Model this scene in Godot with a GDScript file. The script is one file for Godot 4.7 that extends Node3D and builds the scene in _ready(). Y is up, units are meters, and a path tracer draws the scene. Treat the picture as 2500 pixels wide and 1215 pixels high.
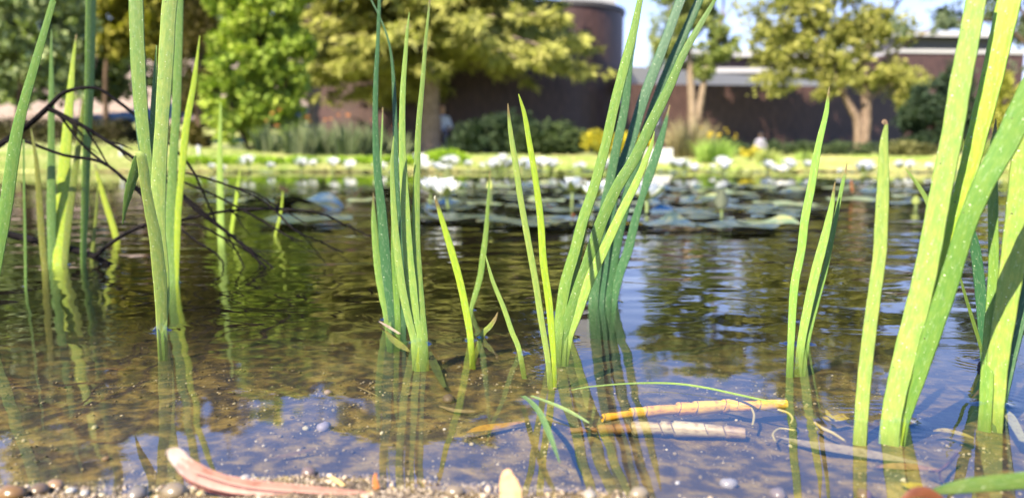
extends Node3D
# A lily pond seen from just above the water at its gravel shore.
# Lengths were read off the photograph (2500 x 1215) with the focal length FOCAL in its pixels; the eye stands EYE_H above the water.

const FOCAL := 1925.0
const EYE_H := 0.2
const HORIZON := 380.0

var eye := Vector3(0, EYE_H, 0)
var pitch := 0.0
var rng := RandomNumberGenerator.new()
var noise := FastNoiseLite.new()
var names := {}
var mats := {}
var bases: Array = []          # where stems pierce the water: [Vector2(x, z), radius]

# ---------------------------------------------------------------- helpers

func ray(px: float, py: float) -> Vector3:
	var v := Vector3((px - 1250.0) / FOCAL, (607.5 - py) / FOCAL, -1.0)
	return v.rotated(Vector3.RIGHT, -pitch)

func at(px: float, py: float, d: float) -> Vector3:
	var r := ray(px, py)
	return eye + r * (d / -r.z)

func on_level(px: float, py: float, h := 0.0) -> Vector3:
	var r := ray(px, py)
	return eye + r * ((h - eye.y) / r.y)

func numbered(called: String) -> String:
	if not names.has(called):
		names[called] = 0
		return called
	names[called] += 1
	return "%s_%03d" % [called, names[called]]

func tag(o: Node, label: String, category: String, group := "", kind := "") -> void:
	if label: o.set_meta("label", label)
	if category: o.set_meta("category", category)
	if group: o.set_meta("group", group)
	if kind: o.set_meta("kind", kind)

func thing(called: String, label: String, category: String, where := Vector3.ZERO, group := "") -> Node3D:
	var o := Node3D.new()
	o.name = numbered(called)
	add_child(o)
	o.position = where
	tag(o, label, category, group)
	return o

func put(mesh: Mesh, called: String, mat: Material, parent: Node = null, where := Vector3.ZERO) -> MeshInstance3D:
	var o := MeshInstance3D.new()
	o.mesh = mesh
	o.material_override = mat
	o.position = where
	if parent == null:
		o.name = numbered(called)
		add_child(o)
	else:
		o.name = called
		parent.add_child(o, true)
	return o

func copy(src: Node3D, called: String) -> Node3D:
	var c: Node3D = src.duplicate()
	c.name = numbered(called)
	add_child(c)
	return c

func lin(r: float, g: float, b: float) -> Color:
	return Color(r, g, b).linear_to_srgb()

func mat(key: String, c: Color, rough := 0.8, spec := 0.5) -> StandardMaterial3D:
	if mats.has(key): return mats[key]
	var m := StandardMaterial3D.new()
	m.resource_name = key
	m.albedo_color = c.linear_to_srgb()
	m.roughness = rough
	m.metallic_specular = spec
	mats[key] = m
	return m

func vmat(key: String, rough := 0.7, back := Color.BLACK, spec := 0.5) -> StandardMaterial3D:
	if mats.has(key): return mats[key]
	var m := mat(key, Color.WHITE, rough, spec)
	m.vertex_color_use_as_albedo = true
	if back != Color.BLACK:
		m.backlight_enabled = true
		m.backlight = back.linear_to_srgb()
	return m

func noise_tex(size: int, freq: float, ramp: Array, oct := 5, sd := 1, kind := FastNoiseLite.TYPE_SIMPLEX_SMOOTH) -> NoiseTexture2D:
	var n := FastNoiseLite.new()
	n.noise_type = kind
	n.seed = sd
	n.frequency = freq
	n.fractal_octaves = oct
	n.fractal_gain = 0.55
	var t := NoiseTexture2D.new()
	t.width = size
	t.height = size
	t.seamless = true
	t.noise = n
	if ramp.size():
		var g := Gradient.new()
		var offs := PackedFloat32Array()
		var cols := PackedColorArray()
		for r in ramp:
			offs.append(r[0])
			cols.append((r[1] as Color).linear_to_srgb())
		g.offsets = offs
		g.colors = cols
		t.color_ramp = g
	return t

class Soup:
	var v := PackedVector3Array()
	var n := PackedVector3Array()
	var c := PackedColorArray()
	var u := PackedVector2Array()
	var i := PackedInt32Array()
	func mesh(has_uv := false, turn := true) -> ArrayMesh:
		if turn:   # wind every face clockwise about its normals
			for k in range(0, i.size(), 3):
				var p := v[i[k]]
				if (v[i[k + 2]] - p).cross(v[i[k + 1]] - p).dot(n[i[k]] + n[i[k + 1]] + n[i[k + 2]]) < 0.0:
					var q := i[k + 1]
					i[k + 1] = i[k + 2]
					i[k + 2] = q
		var a := []
		a.resize(Mesh.ARRAY_MAX)
		a[Mesh.ARRAY_VERTEX] = v
		a[Mesh.ARRAY_NORMAL] = n
		if c.size() == v.size(): a[Mesh.ARRAY_COLOR] = c
		if has_uv: a[Mesh.ARRAY_TEX_UV] = u
		a[Mesh.ARRAY_INDEX] = i
		var m := ArrayMesh.new()
		m.add_surface_from_arrays(Mesh.PRIMITIVE_TRIANGLES, a)
		return m
	func diamond(p: Vector3, a: Vector3, b: Vector3, col: Color) -> void:
		var k := v.size()
		var nn := b.cross(a).normalized()
		var lift := nn * a.length() * 0.18
		v.append(p - a - lift); v.append(p + b); v.append(p + a - lift); v.append(p - b)
		for q in 4:
			n.append(nn)
			c.append(col)
		i.append(k); i.append(k + 2); i.append(k + 1)
		i.append(k); i.append(k + 3); i.append(k + 2)
	func blade(p: Vector3, mid: Vector3, tip: Vector3, side: Vector3, col: Color) -> void:
		var k := v.size()
		var nn := side.cross(tip - p).normalized()
		v.append(p - side); v.append(p + side); v.append(mid + side * 0.9); v.append(mid - side * 0.9); v.append(tip)
		for q in 5:
			n.append(nn)
			c.append(col)
		for q in [0, 2, 1, 0, 3, 2, 3, 4, 2]: i.append(k + q)

func smooth_path(pts: Array, steps: int) -> Array:
	# Catmull-Rom through Vector4 (position, half width)
	var out := []
	var n := pts.size()
	for k in n - 1:
		var a: Vector4 = pts[maxi(k - 1, 0)]
		var b: Vector4 = pts[k]
		var c: Vector4 = pts[k + 1]
		var d: Vector4 = pts[mini(k + 2, n - 1)]
		for s in steps:
			var t := float(s) / steps
			out.append(0.5 * ((2.0 * b) + (c - a) * t + (2.0 * a - 5.0 * b + 4.0 * c - d) * t * t + (3.0 * b - a - 3.0 * c + d) * t * t * t))
	out.append(pts[n - 1])
	return out

func v3(q: Vector4) -> Vector3:
	return Vector3(q.x, q.y, q.z)

func tube(pts: Array, sides := 7, steps := 4, cols := [], rough := 0.0) -> ArrayMesh:
	# a tapering round stem through [Vector3, radius]
	var q4 := []
	for p in pts: q4.append(Vector4(p[0].x, p[0].y, p[0].z, p[1]))
	var path := smooth_path(q4, steps)
	var s := Soup.new()
	var up := Vector3(0.31, 0.2, 0.93).normalized()
	for k in path.size():
		var p := v3(path[k])
		var t := (v3(path[mini(k + 1, path.size() - 1)]) - v3(path[maxi(k - 1, 0)])).normalized()
		var a := t.cross(up).normalized()
		var b := t.cross(a).normalized()
		for j in sides + 1:
			var ang := TAU * j / sides
			var o := a * cos(ang) + b * sin(ang)
			var r: float = maxf(path[k].w, 0.0001) * (1.0 + rough * noise.get_noise_3d(p.x * 90.0 + cos(ang) * 30.0, p.y * 90.0 + sin(ang) * 30.0, p.z * 90.0))
			s.v.append(p + o * r)
			s.n.append(o)
			s.u.append(Vector2(float(j) / sides, k * 0.25))
			if cols.size(): s.c.append((cols[0] as Color).lerp(cols[1], rng.randf()))
	for k in path.size() - 1:
		for j in sides:
			var q := k * (sides + 1) + j
			for e in [q, q + 1, q + sides + 1, q + 1, q + sides + 2, q + sides + 1]: s.i.append(e)
	return s.mesh(true)

# A sword leaf through pixel points [x, y, width] at depth d (metres), listed tip first; it goes on below the water by "under".
func leaf_mesh(pts: Array, d: float, col: Color, origin: Vector3, yaw := 0.0, lean := 0.0, under := 0.10, thick := 0.16, dead_tip := false, cup := 0.0) -> ArrayMesh:
	var q4 := []
	var base_y: float = pts[pts.size() - 1][1]
	for p in pts:
		var dd: float = d + lean * (base_y - p[1]) / 1000.0
		var w := at(p[0], p[1], dd)
		q4.append(Vector4(w.x, w.y, w.z, 0.5 * p[2] * dd / FOCAL / cos(yaw)))
	if under > 0.0:
		var e: Vector4 = q4[q4.size() - 1]
		var g: Vector4 = q4[q4.size() - 2]
		var dir := (v3(e) - v3(g)).normalized()
		dir = (dir + Vector3(0, -1.2, 0)).normalized()
		for k in [0.5, 1.0]:
			var u: Vector3 = v3(e) + dir * under * k
			q4.append(Vector4(u.x, u.y, u.z, e.w * (1.0 - 0.15 * k)))
	var path := smooth_path(q4, 5)
	var s := Soup.new()
	# cross section: lens with a raised midrib and faint ribs
	var cs := [[-1.0, 0.0], [-0.86, 0.42], [-0.5, 0.78], [-0.2, 0.92], [0.0, 1.1], [0.25, 0.92], [0.55, 0.76], [0.86, 0.42], [1.0, 0.0], [0.55, -0.75], [0.0, -0.95], [-0.55, -0.75], [-1.0, 0.0]]
	var along := 0.0
	var off := rng.randf()
	for k in path.size():
		var p := v3(path[k])
		var t := (v3(path[mini(k + 1, path.size() - 1)]) - v3(path[maxi(k - 1, 0)])).normalized()
		if k: along += p.distance_to(v3(path[k - 1]))
		var view := (p - eye).normalized()
		var side := t.cross(view).normalized()
		var nor := side.cross(t).normalized()
		if nor.dot(view) > 0.0: nor = -nor
		var s2 := side * cos(yaw) + nor * sin(yaw)
		var n2 := nor * cos(yaw) - side * sin(yaw)
		var w: float = maxf(path[k].w, 0.00012)
		w *= 1.0 + 0.02 * sin(k * 1.7 + off * 9.0)
		var th: float = minf(w * thick, 0.0017) + 0.00012
		for j in cs.size():
			var x: float = cs[j][0]
			var y: float = cs[j][1]
			s.v.append(p + s2 * (w * x) + n2 * (th * y + cup * w * x * x) - origin)
			var m := (n2 * (signf(y) * 1.0 if y != 0.0 else 0.0) + s2 * (x * ((0.22 if absf(x) < 0.9 else 1.4) - 2.0 * cup))).normalized()
			s.n.append(m)
			s.u.append(Vector2(0.5 + 0.5 * x, along * 4.0 + off))
			var cc := col
			if dead_tip and along < 0.013 + 0.004 * sin(j * 2.1): cc = Color(0.42, 0.35, 0.29) if thick < 0.05 else Color(0.26, 0.19, 0.07)
			s.c.append(cc)
	var w0 := cs.size()
	for k in path.size() - 1:
		for j in w0 - 1:
			var q := k * w0 + j
			for e in [q, q + w0, q + 1, q + 1, q + w0, q + w0 + 1]: s.i.append(e)
	return s.mesh(true)

func sdf_body(bones: Array, cell: float, blend := 0.06) -> ArrayMesh:
	# one continuous skin round tapered capsules [a, b, ra, rb], as surface nets
	var lo := Vector3.ONE * 1e9
	var hi := -lo
	for b in bones:
		for k in 2:
			var r: float = b[2 + k] + cell * 2.0 + blend
			lo = lo.min(b[k] - Vector3.ONE * r)
			hi = hi.max(b[k] + Vector3.ONE * r)
	var nx := int((hi.x - lo.x) / cell) + 2
	var ny := int((hi.y - lo.y) / cell) + 2
	var nz := int((hi.z - lo.z) / cell) + 2
	var f := PackedFloat32Array()
	f.resize(nx * ny * nz)
	for z in nz:
		for y in ny:
			for x in nx:
				var p := lo + Vector3(x, y, z) * cell
				var d := 1e9
				for b in bones:
					var ab: Vector3 = b[1] - b[0]
					var t: float = clampf((p - b[0]).dot(ab) / maxf(ab.length_squared(), 1e-9), 0, 1)
					var e: float = p.distance_to(b[0] + ab * t) - lerpf(b[2], b[3], t)
					var h: float = clampf(0.5 + 0.5 * (e - d) / blend, 0, 1) if d < 1e8 else 0.0
					d = lerpf(e, d, h) - blend * h * (1.0 - h) if d < 1e8 else e
				f[(z * ny + y) * nx + x] = d
	var s := Soup.new()
	var cellv := {}
	for z in nz - 1:
		for y in ny - 1:
			for x in nx - 1:
				var sum := Vector3.ZERO
				var cnt := 0
				var vals := []
				for k in 8:
					vals.append(f[((z + (k >> 2)) * ny + y + ((k >> 1) & 1)) * nx + x + (k & 1)])
				for e in [[0, 1], [2, 3], [4, 5], [6, 7], [0, 2], [1, 3], [4, 6], [5, 7], [0, 4], [1, 5], [2, 6], [3, 7]]:
					var a: float = vals[e[0]]
					var b: float = vals[e[1]]
					if (a < 0.0) != (b < 0.0):
						var t := a / (a - b)
						var pa := Vector3(e[0] & 1, (e[0] >> 1) & 1, e[0] >> 2)
						var pb := Vector3(e[1] & 1, (e[1] >> 1) & 1, e[1] >> 2)
						sum += pa.lerp(pb, t)
						cnt += 1
				if cnt:
					cellv[Vector3i(x, y, z)] = s.v.size()
					s.v.append(lo + (Vector3(x, y, z) + sum / cnt) * cell)
					var g := Vector3(vals[1] - vals[0] + vals[7] - vals[6], vals[2] - vals[0] + vals[7] - vals[5], vals[4] - vals[0] + vals[7] - vals[3])
					s.n.append(g.normalized())
	for key in cellv:
		var x: int = key.x
		var y: int = key.y
		var z: int = key.z
		var o := (z * ny + y) * nx + x
		for ax in 3:
			var step: int = [1, nx, nx * ny][ax]
			var a := f[o] < 0.0
			var b := f[o + step] < 0.0
			if a == b: continue
			var d1: Vector3i = [Vector3i(0, -1, 0), Vector3i(0, 0, -1), Vector3i(-1, 0, 0)][ax]
			var d2: Vector3i = [Vector3i(0, 0, -1), Vector3i(-1, 0, 0), Vector3i(0, -1, 0)][ax]
			var ks := [key, key + d1, key + d1 + d2, key + d2]
			if not (cellv.has(ks[1]) and cellv.has(ks[2]) and cellv.has(ks[3])): continue
			var q := []
			for kk in ks: q.append(cellv[kk])
			var order := [0, 2, 1, 0, 3, 2] if a else [0, 1, 2, 0, 2, 3]
			for e in order: s.i.append(q[e])
	return s.mesh()

# ---------------------------------------------------------------- ground shapes

func shore_d(x: float) -> float:
	# distance of the waterline from the eye along the view, by x
	var t := [[-1.2, 0.49], [-0.34, 0.47], [-0.24, 0.474], [-0.16, 0.482], [-0.09, 0.492], [-0.02, 0.478], [0.05, 0.466], [0.1, 0.456], [0.16, 0.440], [0.2, 0.42], [0.27, 0.405], [0.4, 0.39], [1.2, 0.40]]
	for k in t.size() - 1:
		if x < t[k + 1][0]:
			var f := clampf((x - t[k][0]) / (t[k + 1][0] - t[k][0]), 0, 1)
			return lerpf(t[k][1], t[k + 1][1], f * f * (3.0 - 2.0 * f)) + 0.012 * noise.get_noise_2d(x * 240.0, 3.0) - 0.021
	return 0.40

func far_d(x: float) -> float:
	return 10.2 + 0.25 * sin(x * 0.55 + 0.6) + 0.12 * sin(x * 1.7)

func bed_y(x: float, z: float) -> float:
	var d := -z
	var ds := d - shore_d(x)
	var n := noise.get_noise_2d(x * 160.0, z * 160.0)
	var n2 := noise.get_noise_2d(x * 700.0 + 50.0, z * 700.0)
	if ds < 0.0:
		return minf(-ds * 0.16, 0.05) + 0.003 * n + 0.0012 * n2
	var y := -(0.012 * smoothstep(0.0, 0.05, ds) + ds * 0.03 + ds * ds * 0.05)
	y = maxf(y, -0.55)
	y = lerpf(y, 0.012, smoothstep(-0.7, 0.02, d - far_d(x)))
	y += (0.006 * n + 0.0015 * n2) * minf(1.0, 0.25 + ds * 4.0)
	return y

func lawn_y(x: float, z: float) -> float:
	var e := -z - far_d(x)
	var y := 0.0
	if e < 0.0: y = e * 4.0
	else: y = 0.03 * minf(e / 0.1, 1.0) + 0.19 * smoothstep(0.0, 8.0, e) + 0.012 * maxf(e - 8.0, 0.0)
	if e > 0.0:
		y += 0.11 * smoothstep(3.0, 7.5, x) * smoothstep(0.4, 1.2, e) * (1.0 - smoothstep(2.0, 4.5, e))
		y += smoothstep(-3.0, -8.0, x) * (0.16 * smoothstep(0.5, 6.0, e) + 0.10 * maxf(e - 14.0, 0.0) * (1.0 if e < 40.0 else 40.0 / e))
	y += 0.012 * noise.get_noise_2d(x * 30.0, z * 30.0)
	return y

func grid_mesh(xs: PackedFloat32Array, zs: PackedFloat32Array, fy: Callable) -> ArrayMesh:
	var s := Soup.new()
	var nx := xs.size()
	for z in zs:
		for x in xs:
			s.v.append(Vector3(x, fy.call(x, z), z))
	for k in s.v.size():
		var x := k % nx
		var z := k / nx
		var a := s.v[k + (1 if x < nx - 1 else 0)] - s.v[k - (1 if x > 0 else 0)]
		var b := s.v[k + (nx if z < zs.size() - 1 else 0)] - s.v[k - (nx if z > 0 else 0)]
		var n := a.cross(b).normalized()
		s.n.append(n if n.y > 0.0 else -n)
	for z in zs.size() - 1:
		for x in nx - 1:
			var q := z * nx + x
			for e in [q, q + nx, q + 1, q + 1, q + nx, q + nx + 1]: s.i.append(e)
	return s.mesh()

func spaced(from: float, to: float, first: float, grow: float) -> PackedFloat32Array:
	var out := PackedFloat32Array()
	var p := from
	var st := first
	while p < to:
		out.append(p)
		p += st
		st *= grow
	out.append(to)
	return out

func mirrored(a: PackedFloat32Array) -> PackedFloat32Array:
	var out := PackedFloat32Array()
	for k in range(a.size() - 1, 0, -1): out.append(-a[k])
	out.append_array(a)
	return out

# ---------------------------------------------------------------- _ready

func _ready() -> void:
	rng.seed = 7
	noise.seed = 3
	noise.frequency = 0.05
	noise.fractal_octaves = 3
	pitch = atan((607.5 - HORIZON) / FOCAL)
	sky_and_camera()
	ground()
	water()
	buildings()
	trees()
	bank_plants()
	people()
	lilies()
	reeds()
	branch()
	submerged()
	shore()

func sky_and_camera() -> void:
	var cam := Camera3D.new()
	cam.name = "camera"
	var at_ := CameraAttributesPhysical.new()
	at_.frustum_focal_length = 12.0 / (607.5 / FOCAL)
	at_.frustum_focus_distance = 0.76
	at_.exposure_aperture = 6.5
	at_.frustum_near = 0.05
	at_.frustum_far = 600.0
	cam.attributes = at_
	cam.position = eye
	cam.rotation.x = -pitch
	add_child(cam)
	cam.fov = rad_to_deg(2.0 * atan(607.5 / FOCAL))
	cam.far = 600.0
	cam.near = 0.05
	cam.current = true

	var e := Environment.new()
	e.background_mode = Environment.BG_SKY
	e.tonemap_mode = Environment.TONE_MAPPER_LINEAR
	e.tonemap_exposure = 3.9
	e.volumetric_fog_enabled = true
	e.volumetric_fog_density = 0.0
	e.sdfgi_enabled = true
	e.ssao_enabled = true
	e.ssil_enabled = true
	var sm := ProceduralSkyMaterial.new()
	sm.sky_top_color = lin(0.014, 0.11, 0.44)
	sm.sky_horizon_color = lin(0.56, 0.61, 0.68)
	sm.sky_curve = 0.125
	sm.ground_bottom_color = lin(0.1, 0.1, 0.08)
	sm.ground_horizon_color = lin(0.3, 0.3, 0.28)
	sm.sun_angle_max = 8.0
	sm.sun_curve = 0.05
	sm.energy_multiplier = 1.0
	var n := FastNoiseLite.new()
	n.seed = 12
	n.frequency = 0.006
	n.fractal_octaves = 5
	var im := Image.create(1024, 512, false, Image.FORMAT_RGBA8)
	for y in 512:
		var el := (0.5 - (y + 0.5) / 512.0) * PI
		for x in 1024:
			var az := (x + 0.5) / 1024.0 * TAU
			var p := Vector3(cos(az) * cos(el), sin(el) * 2.2, sin(az) * cos(el)) * 160.0
			var c := smoothstep(0.16, 0.5, n.get_noise_3d(p.x, p.y, p.z)) * 0.4
			im.set_pixel(x, y, Color(1, 1, 1, c if el > 0.0 else 0.0))
	sm.sky_cover = ImageTexture.create_from_image(im)
	sm.sky_cover_modulate = Color(0.6, 0.61, 0.63)
	var sky := Sky.new()
	sky.sky_material = sm
	e.sky = sky
	var we := WorldEnvironment.new()
	we.name = "world_environment"
	we.environment = e
	add_child(we)

	var sun := DirectionalLight3D.new()
	sun.name = "sun"
	sun.light_energy = 1.6
	sun.light_color = Color(1.0, 0.955, 0.87)
	sun.light_angular_distance = 0.5
	sun.shadow_enabled = true
	add_child(sun)
	sun.look_at_from_position(Vector3(-0.46, 0.70, 0.55), Vector3.ZERO)

func ground() -> void:
	# bed of the pond and the gravel shore on which the eye stands
	var xs := mirrored(spaced(0.0, 18.0, 0.006, 1.045))
	var zs := PackedFloat32Array()
	for z in spaced(0.34, 12.0, 0.005, 1.022): zs.append(-z)
	var near := spaced(-0.33, 6.0, 0.008, 1.12)
	var all := PackedFloat32Array()
	for k in range(near.size() - 1, -1, -1): all.append(near[k])
	all.append_array(zs)
	var bed_m := StandardMaterial3D.new()
	bed_m.resource_name = "silt"
	bed_m.uv1_triplanar = true
	bed_m.uv1_world_triplanar = true
	bed_m.uv1_scale = Vector3(2.6, 2.6, 2.6)
	bed_m.albedo_texture = noise_tex(1024, 0.012, [[0.0, Color(0.011, 0.006, 0.0015)], [0.36, Color(0.030, 0.018, 0.004)], [0.5, Color(0.070, 0.043, 0.007)], [0.64, Color(0.135, 0.086, 0.013)], [1.0, Color(0.24, 0.165, 0.04)]], 6, 5)
	bed_m.roughness = 0.75
	bed_m.heightmap_enabled = true
	bed_m.heightmap_texture = noise_tex(512, 0.03, [], 5, 8)
	bed_m.heightmap_scale = 0.35
	var bed := put(grid_mesh(xs, all, bed_y), "ground", bed_m)
	tag(bed, "brown silt and gravel bed of the pond rising to the shore", "ground", "", "structure")

	# far bank
	var lx := mirrored(spaced(0.0, 240.0, 0.3, 1.05))
	var lz := PackedFloat32Array()
	for z in spaced(9.3, 14.0, 0.09, 1.0): lz.append(-z)
	for z in spaced(14.2, 300.0, 0.4, 1.06): lz.append(-z)
	var lm := StandardMaterial3D.new()
	lm.resource_name = "turf"
	lm.uv1_triplanar = true
	lm.uv1_world_triplanar = true
	lm.uv1_scale = Vector3(0.4, 0.4, 0.4)
	lm.albedo_texture = noise_tex(1024, 0.02, [[0.0, Color(0.12, 0.15, 0.03)], [0.45, Color(0.22, 0.26, 0.06)], [0.62, Color(0.30, 0.30, 0.09)], [1.0, Color(0.38, 0.32, 0.15)]], 6, 21)
	lm.roughness = 0.9
	var lawn := put(grid_mesh(lx, lz, lawn_y), "lawn", lm)
	tag(lawn, "sunlit lawn sloping up from the far edge of the pond", "lawn", "", "structure")

	# dry bare slope beyond the trees
	var hx := spaced(-90.0, -6.0, 1.0, 1.0)
	var hz := PackedFloat32Array()
	for z in spaced(33.0, 90.0, 1.2, 1.02): hz.append(-z)
	var hm := StandardMaterial3D.new()
	hm.resource_name = "dry_earth"
	hm.uv1_triplanar = true
	hm.uv1_world_triplanar = true
	hm.uv1_scale = Vector3(0.15, 0.15, 0.15)
	hm.albedo_texture = noise_tex(512, 0.02, [[0.0, Color(0.09, 0.06, 0.035)], [0.5, Color(0.22, 0.16, 0.11)], [1.0, Color(0.36, 0.28, 0.2)]], 5, 22)
	var hill := put(grid_mesh(hx, hz, func(x, z): return lawn_y(x, z) - 0.15 + 0.13 * (-z - 33.0) * smoothstep(-6.0, -12.0, x)), "hill", hm)
	tag(hill, "bare tan slope rising behind the trees", "hill", "", "structure")

	# short grass standing on the lawn along the water
	var t := Soup.new()
	var r := RandomNumberGenerator.new()
	r.seed = 4
	for k in 12:
		var a := r.randf() * TAU
		var p := Vector3(cos(a), 0, sin(a)) * r.randf() * 0.03
		var h := r.randf_range(0.02, 0.045)
		var o := Vector3(r.randf_range(-1, 1), 0, r.randf_range(-1, 1)) * 0.015
		t.blade(p, p + Vector3(0, h * 0.6, 0) + o * 0.4, p + Vector3(0, h, 0) + o, Vector3(cos(a * 3.0), 0, sin(a * 3.0)) * 0.0025, Color.WHITE)
	var mm := MultiMesh.new()
	mm.transform_format = MultiMesh.TRANSFORM_3D
	mm.use_colors = true
	mm.mesh = t.mesh()
	var n := 26000
	mm.instance_count = n
	for k in n:
		var x := r.randf_range(-9.5, 9.5)
		var e := pow(r.randf(), 1.6) * 7.0
		var z := -far_d(x) - 0.03 - e
		var b := Basis(Vector3.UP, r.randf() * TAU).scaled(Vector3.ONE * r.randf_range(0.7, 1.3))
		mm.set_instance_transform(k, Transform3D(b, Vector3(x, lawn_y(x, z) - 0.004, z)))
		var dry := clampf(noise.get_noise_2d(x * 12.0, z * 12.0) * 1.2 + 0.35 + r.randf_range(-0.25, 0.25), 0, 1)
		mm.set_instance_color(k, Color(0.24, 0.33, 0.055).lerp(Color(0.46, 0.40, 0.17), dry))
	var g := MultiMeshInstance3D.new()
	g.multimesh = mm
	g.material_override = vmat("grass", 0.8, Color(0.25, 0.3, 0.1))
	g.name = "grass"
	add_child(g)
	tag(g, "short green and straw coloured grass of the lawn along the far water edge", "grass", "", "stuff")

func water() -> void:
	var xs := mirrored(spaced(0.0, 0.74, 0.005, 1.0))
	var out := spaced(0.75, 17.0, 0.008, 1.05)
	var full := PackedFloat32Array()
	for k in range(out.size() - 1, -1, -1): full.append(-out[k])
	full.append_array(xs)
	full.append_array(out)
	xs = full
	var zs := PackedFloat32Array()
	for z in spaced(0.36, 1.14, 0.005, 1.0): zs.append(-z)
	for z in spaced(1.15, 11.2, 0.006, 1.014): zs.append(-z)
	for q in reed_bases(): bases.append(q)
	# wind ripples running in towards the shore: [wavelength, angle off the shore, slope]
	var r := RandomNumberGenerator.new()
	r.seed = 19
	var wv := []
	for k in 17:
		var l := 0.045 * pow(5.0, k / 16.0) * r.randf_range(0.9, 1.1)
		var a := r.randfn(0.12, 0.42)
		wv.append([TAU / l, sin(a), cos(a), r.randf() * TAU, 0.0095 * pow(l / 0.09, 0.1), l])
	var s := Soup.new()
	var nx := xs.size()
	var nz := zs.size()
	s.v.resize(nx * nz)
	s.n.resize(nx * nz)
	for iz in nz:
		var z := zs[iz]
		var d := -z
		var dz := absf(zs[mini(iz + 1, nz - 1)] - zs[maxi(iz - 1, 0)]) * 0.5
		var calm := 0.14 + 0.28 * smoothstep(0.65, 1.0, d) + 0.72 * smoothstep(0.95, 1.7, d)
		calm *= (1.0 + 0.35 * smoothstep(1.1, 1.8, d)) * (1.0 - 0.6 * smoothstep(3.0, 8.0, d))
		var amps := PackedFloat32Array()
		for w in wv: amps.append(w[4] * smoothstep(2.2, 3.6, w[5] / dz))
		var close := []
		for b in bases:
			if absf(b[0].y - z) < 0.07: close.append(b)
		for ix in nx:
			var x := xs[ix]
			var gust := 0.75 + 0.9 * noise.get_noise_2d(x * 14.0, z * 7.0)
			var amp := calm * clampf(gust, 0.25, 1.6)
			var h := 0.0
			var gx := 0.0
			var gz := 0.0
			if absf(x) < 7.5:
				var wx := x + 0.03 * noise.get_noise_2d(x * 60.0, z * 60.0)
				var wz := z + 0.03 * noise.get_noise_2d(x * 60.0 + 99.0, z * 60.0)
				for q in wv.size():
					if amps[q] < 0.0004: continue
					var w: Array = wv[q]
					var ph: float = w[0] * (wx * w[1] + wz * w[2]) + w[3]
					var c := cos(ph) * amps[q]
					h += sin(ph) * amps[q] / w[0]
					gx += c * w[1]
					gz += c * w[2]
				h *= amp
				gx *= amp
				gz *= amp
			for b in close:
				var dx: float = x - b[0].x
				var dzz: float = z - b[0].y
				var rr := sqrt(dx * dx + dzz * dzz)
				if rr > 0.07: continue
				var e: float = maxf(rr - b[1] * 0.7, 0.0)
				var up := 0.0022 * exp(-e / 0.0035)
				var ring := 0.00012 * sin(e * 600.0) * exp(-e / 0.02)
				h += up + ring
				var sl := -up / 0.0035 + 0.05 * cos(e * 600.0) * exp(-e / 0.02)
				if rr > 0.001 and e > 0.0:
					gx += sl * dx / rr
					gz += sl * dzz / rr
			s.v[iz * nx + ix] = Vector3(x, h, z)
			s.n[iz * nx + ix] = Vector3(-gx, 1.0, -gz).normalized()
	for iz in nz - 1:
		for ix in nx - 1:
			var q := iz * nx + ix
			for e in [q, q + nx, q + 1, q + 1, q + nx, q + nx + 1]: s.i.append(e)
	var m := StandardMaterial3D.new()
	m.resource_name = "water"
	m.transparency = BaseMaterial3D.TRANSPARENCY_ALPHA
	var wc := lin(0.05, 0.06, 0.03)
	wc.a = 0.02
	m.albedo_color = wc
	m.roughness = 0.01
	m.metallic_specular = 0.47
	var o := put(s.mesh(), "water", m)
	tag(o, "clear rippled water of the pond mirroring trees and sky", "water", "", "structure")
	# the brown stain of the water itself: light fades on its way through it
	var fog := FogVolume.new()
	fog.name = "water_stain"
	fog.shape = RenderingServer.FOG_VOLUME_SHAPE_BOX
	fog.size = Vector3(33.0, 0.7, 10.3)
	fog.position = Vector3(0, -0.354, -0.43 - 5.15)
	var fm := FogMaterial.new()
	fm.resource_name = "stained_water"
	fm.albedo = lin(0.014, 0.012, 0.004)
	fm.density = 7.0
	fog.material = fm
	add_child(fog)
	tag(fog, "brown stained body of the pond water below the surface", "water", "", "stuff")

# ---------------------------------------------------------------- buildings

func wall_mat(key: String, a: Color, b: Color, sd: int) -> StandardMaterial3D:
	if mats.has(key): return mats[key]
	var m := StandardMaterial3D.new()
	m.resource_name = key
	m.uv1_triplanar = true
	m.uv1_world_triplanar = true
	m.uv1_scale = Vector3(0.55, 0.09, 0.55)
	m.albedo_texture = noise_tex(512, 0.03, [[0.0, a * 0.55], [0.4, a], [0.6, a.lerp(b, 0.5)], [1.0, b]], 5, sd)
	m.roughness = 0.55
	mats[key] = m
	return m

func prism(outline: PackedVector2Array, y0: float, y1: float) -> ArrayMesh:
	# upright walls over a plan given counter-clockwise seen from above with z down the page, and a flat top
	var s := Soup.new()
	var n := outline.size()
	for k in n:
		var a := outline[k]
		var b := outline[(k + 1) % n]
		var nn := Vector3(a.y - b.y, 0, b.x - a.x).normalized()
		var q := s.v.size()
		for p in [Vector3(a.x, y0, a.y), Vector3(b.x, y0, b.y), Vector3(b.x, y1, b.y), Vector3(a.x, y1, a.y)]:
			s.v.append(p)
			s.n.append(nn)
		for e in [0, 1, 2, 0, 2, 3]: s.i.append(q + e)
	var tri := Geometry2D.triangulate_polygon(outline)
	var q0 := s.v.size()
	for p in outline:
		s.v.append(Vector3(p.x, y1, p.y))
		s.n.append(Vector3.UP)
	for t in tri: s.i.append(q0 + t)
	return s.mesh()

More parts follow.
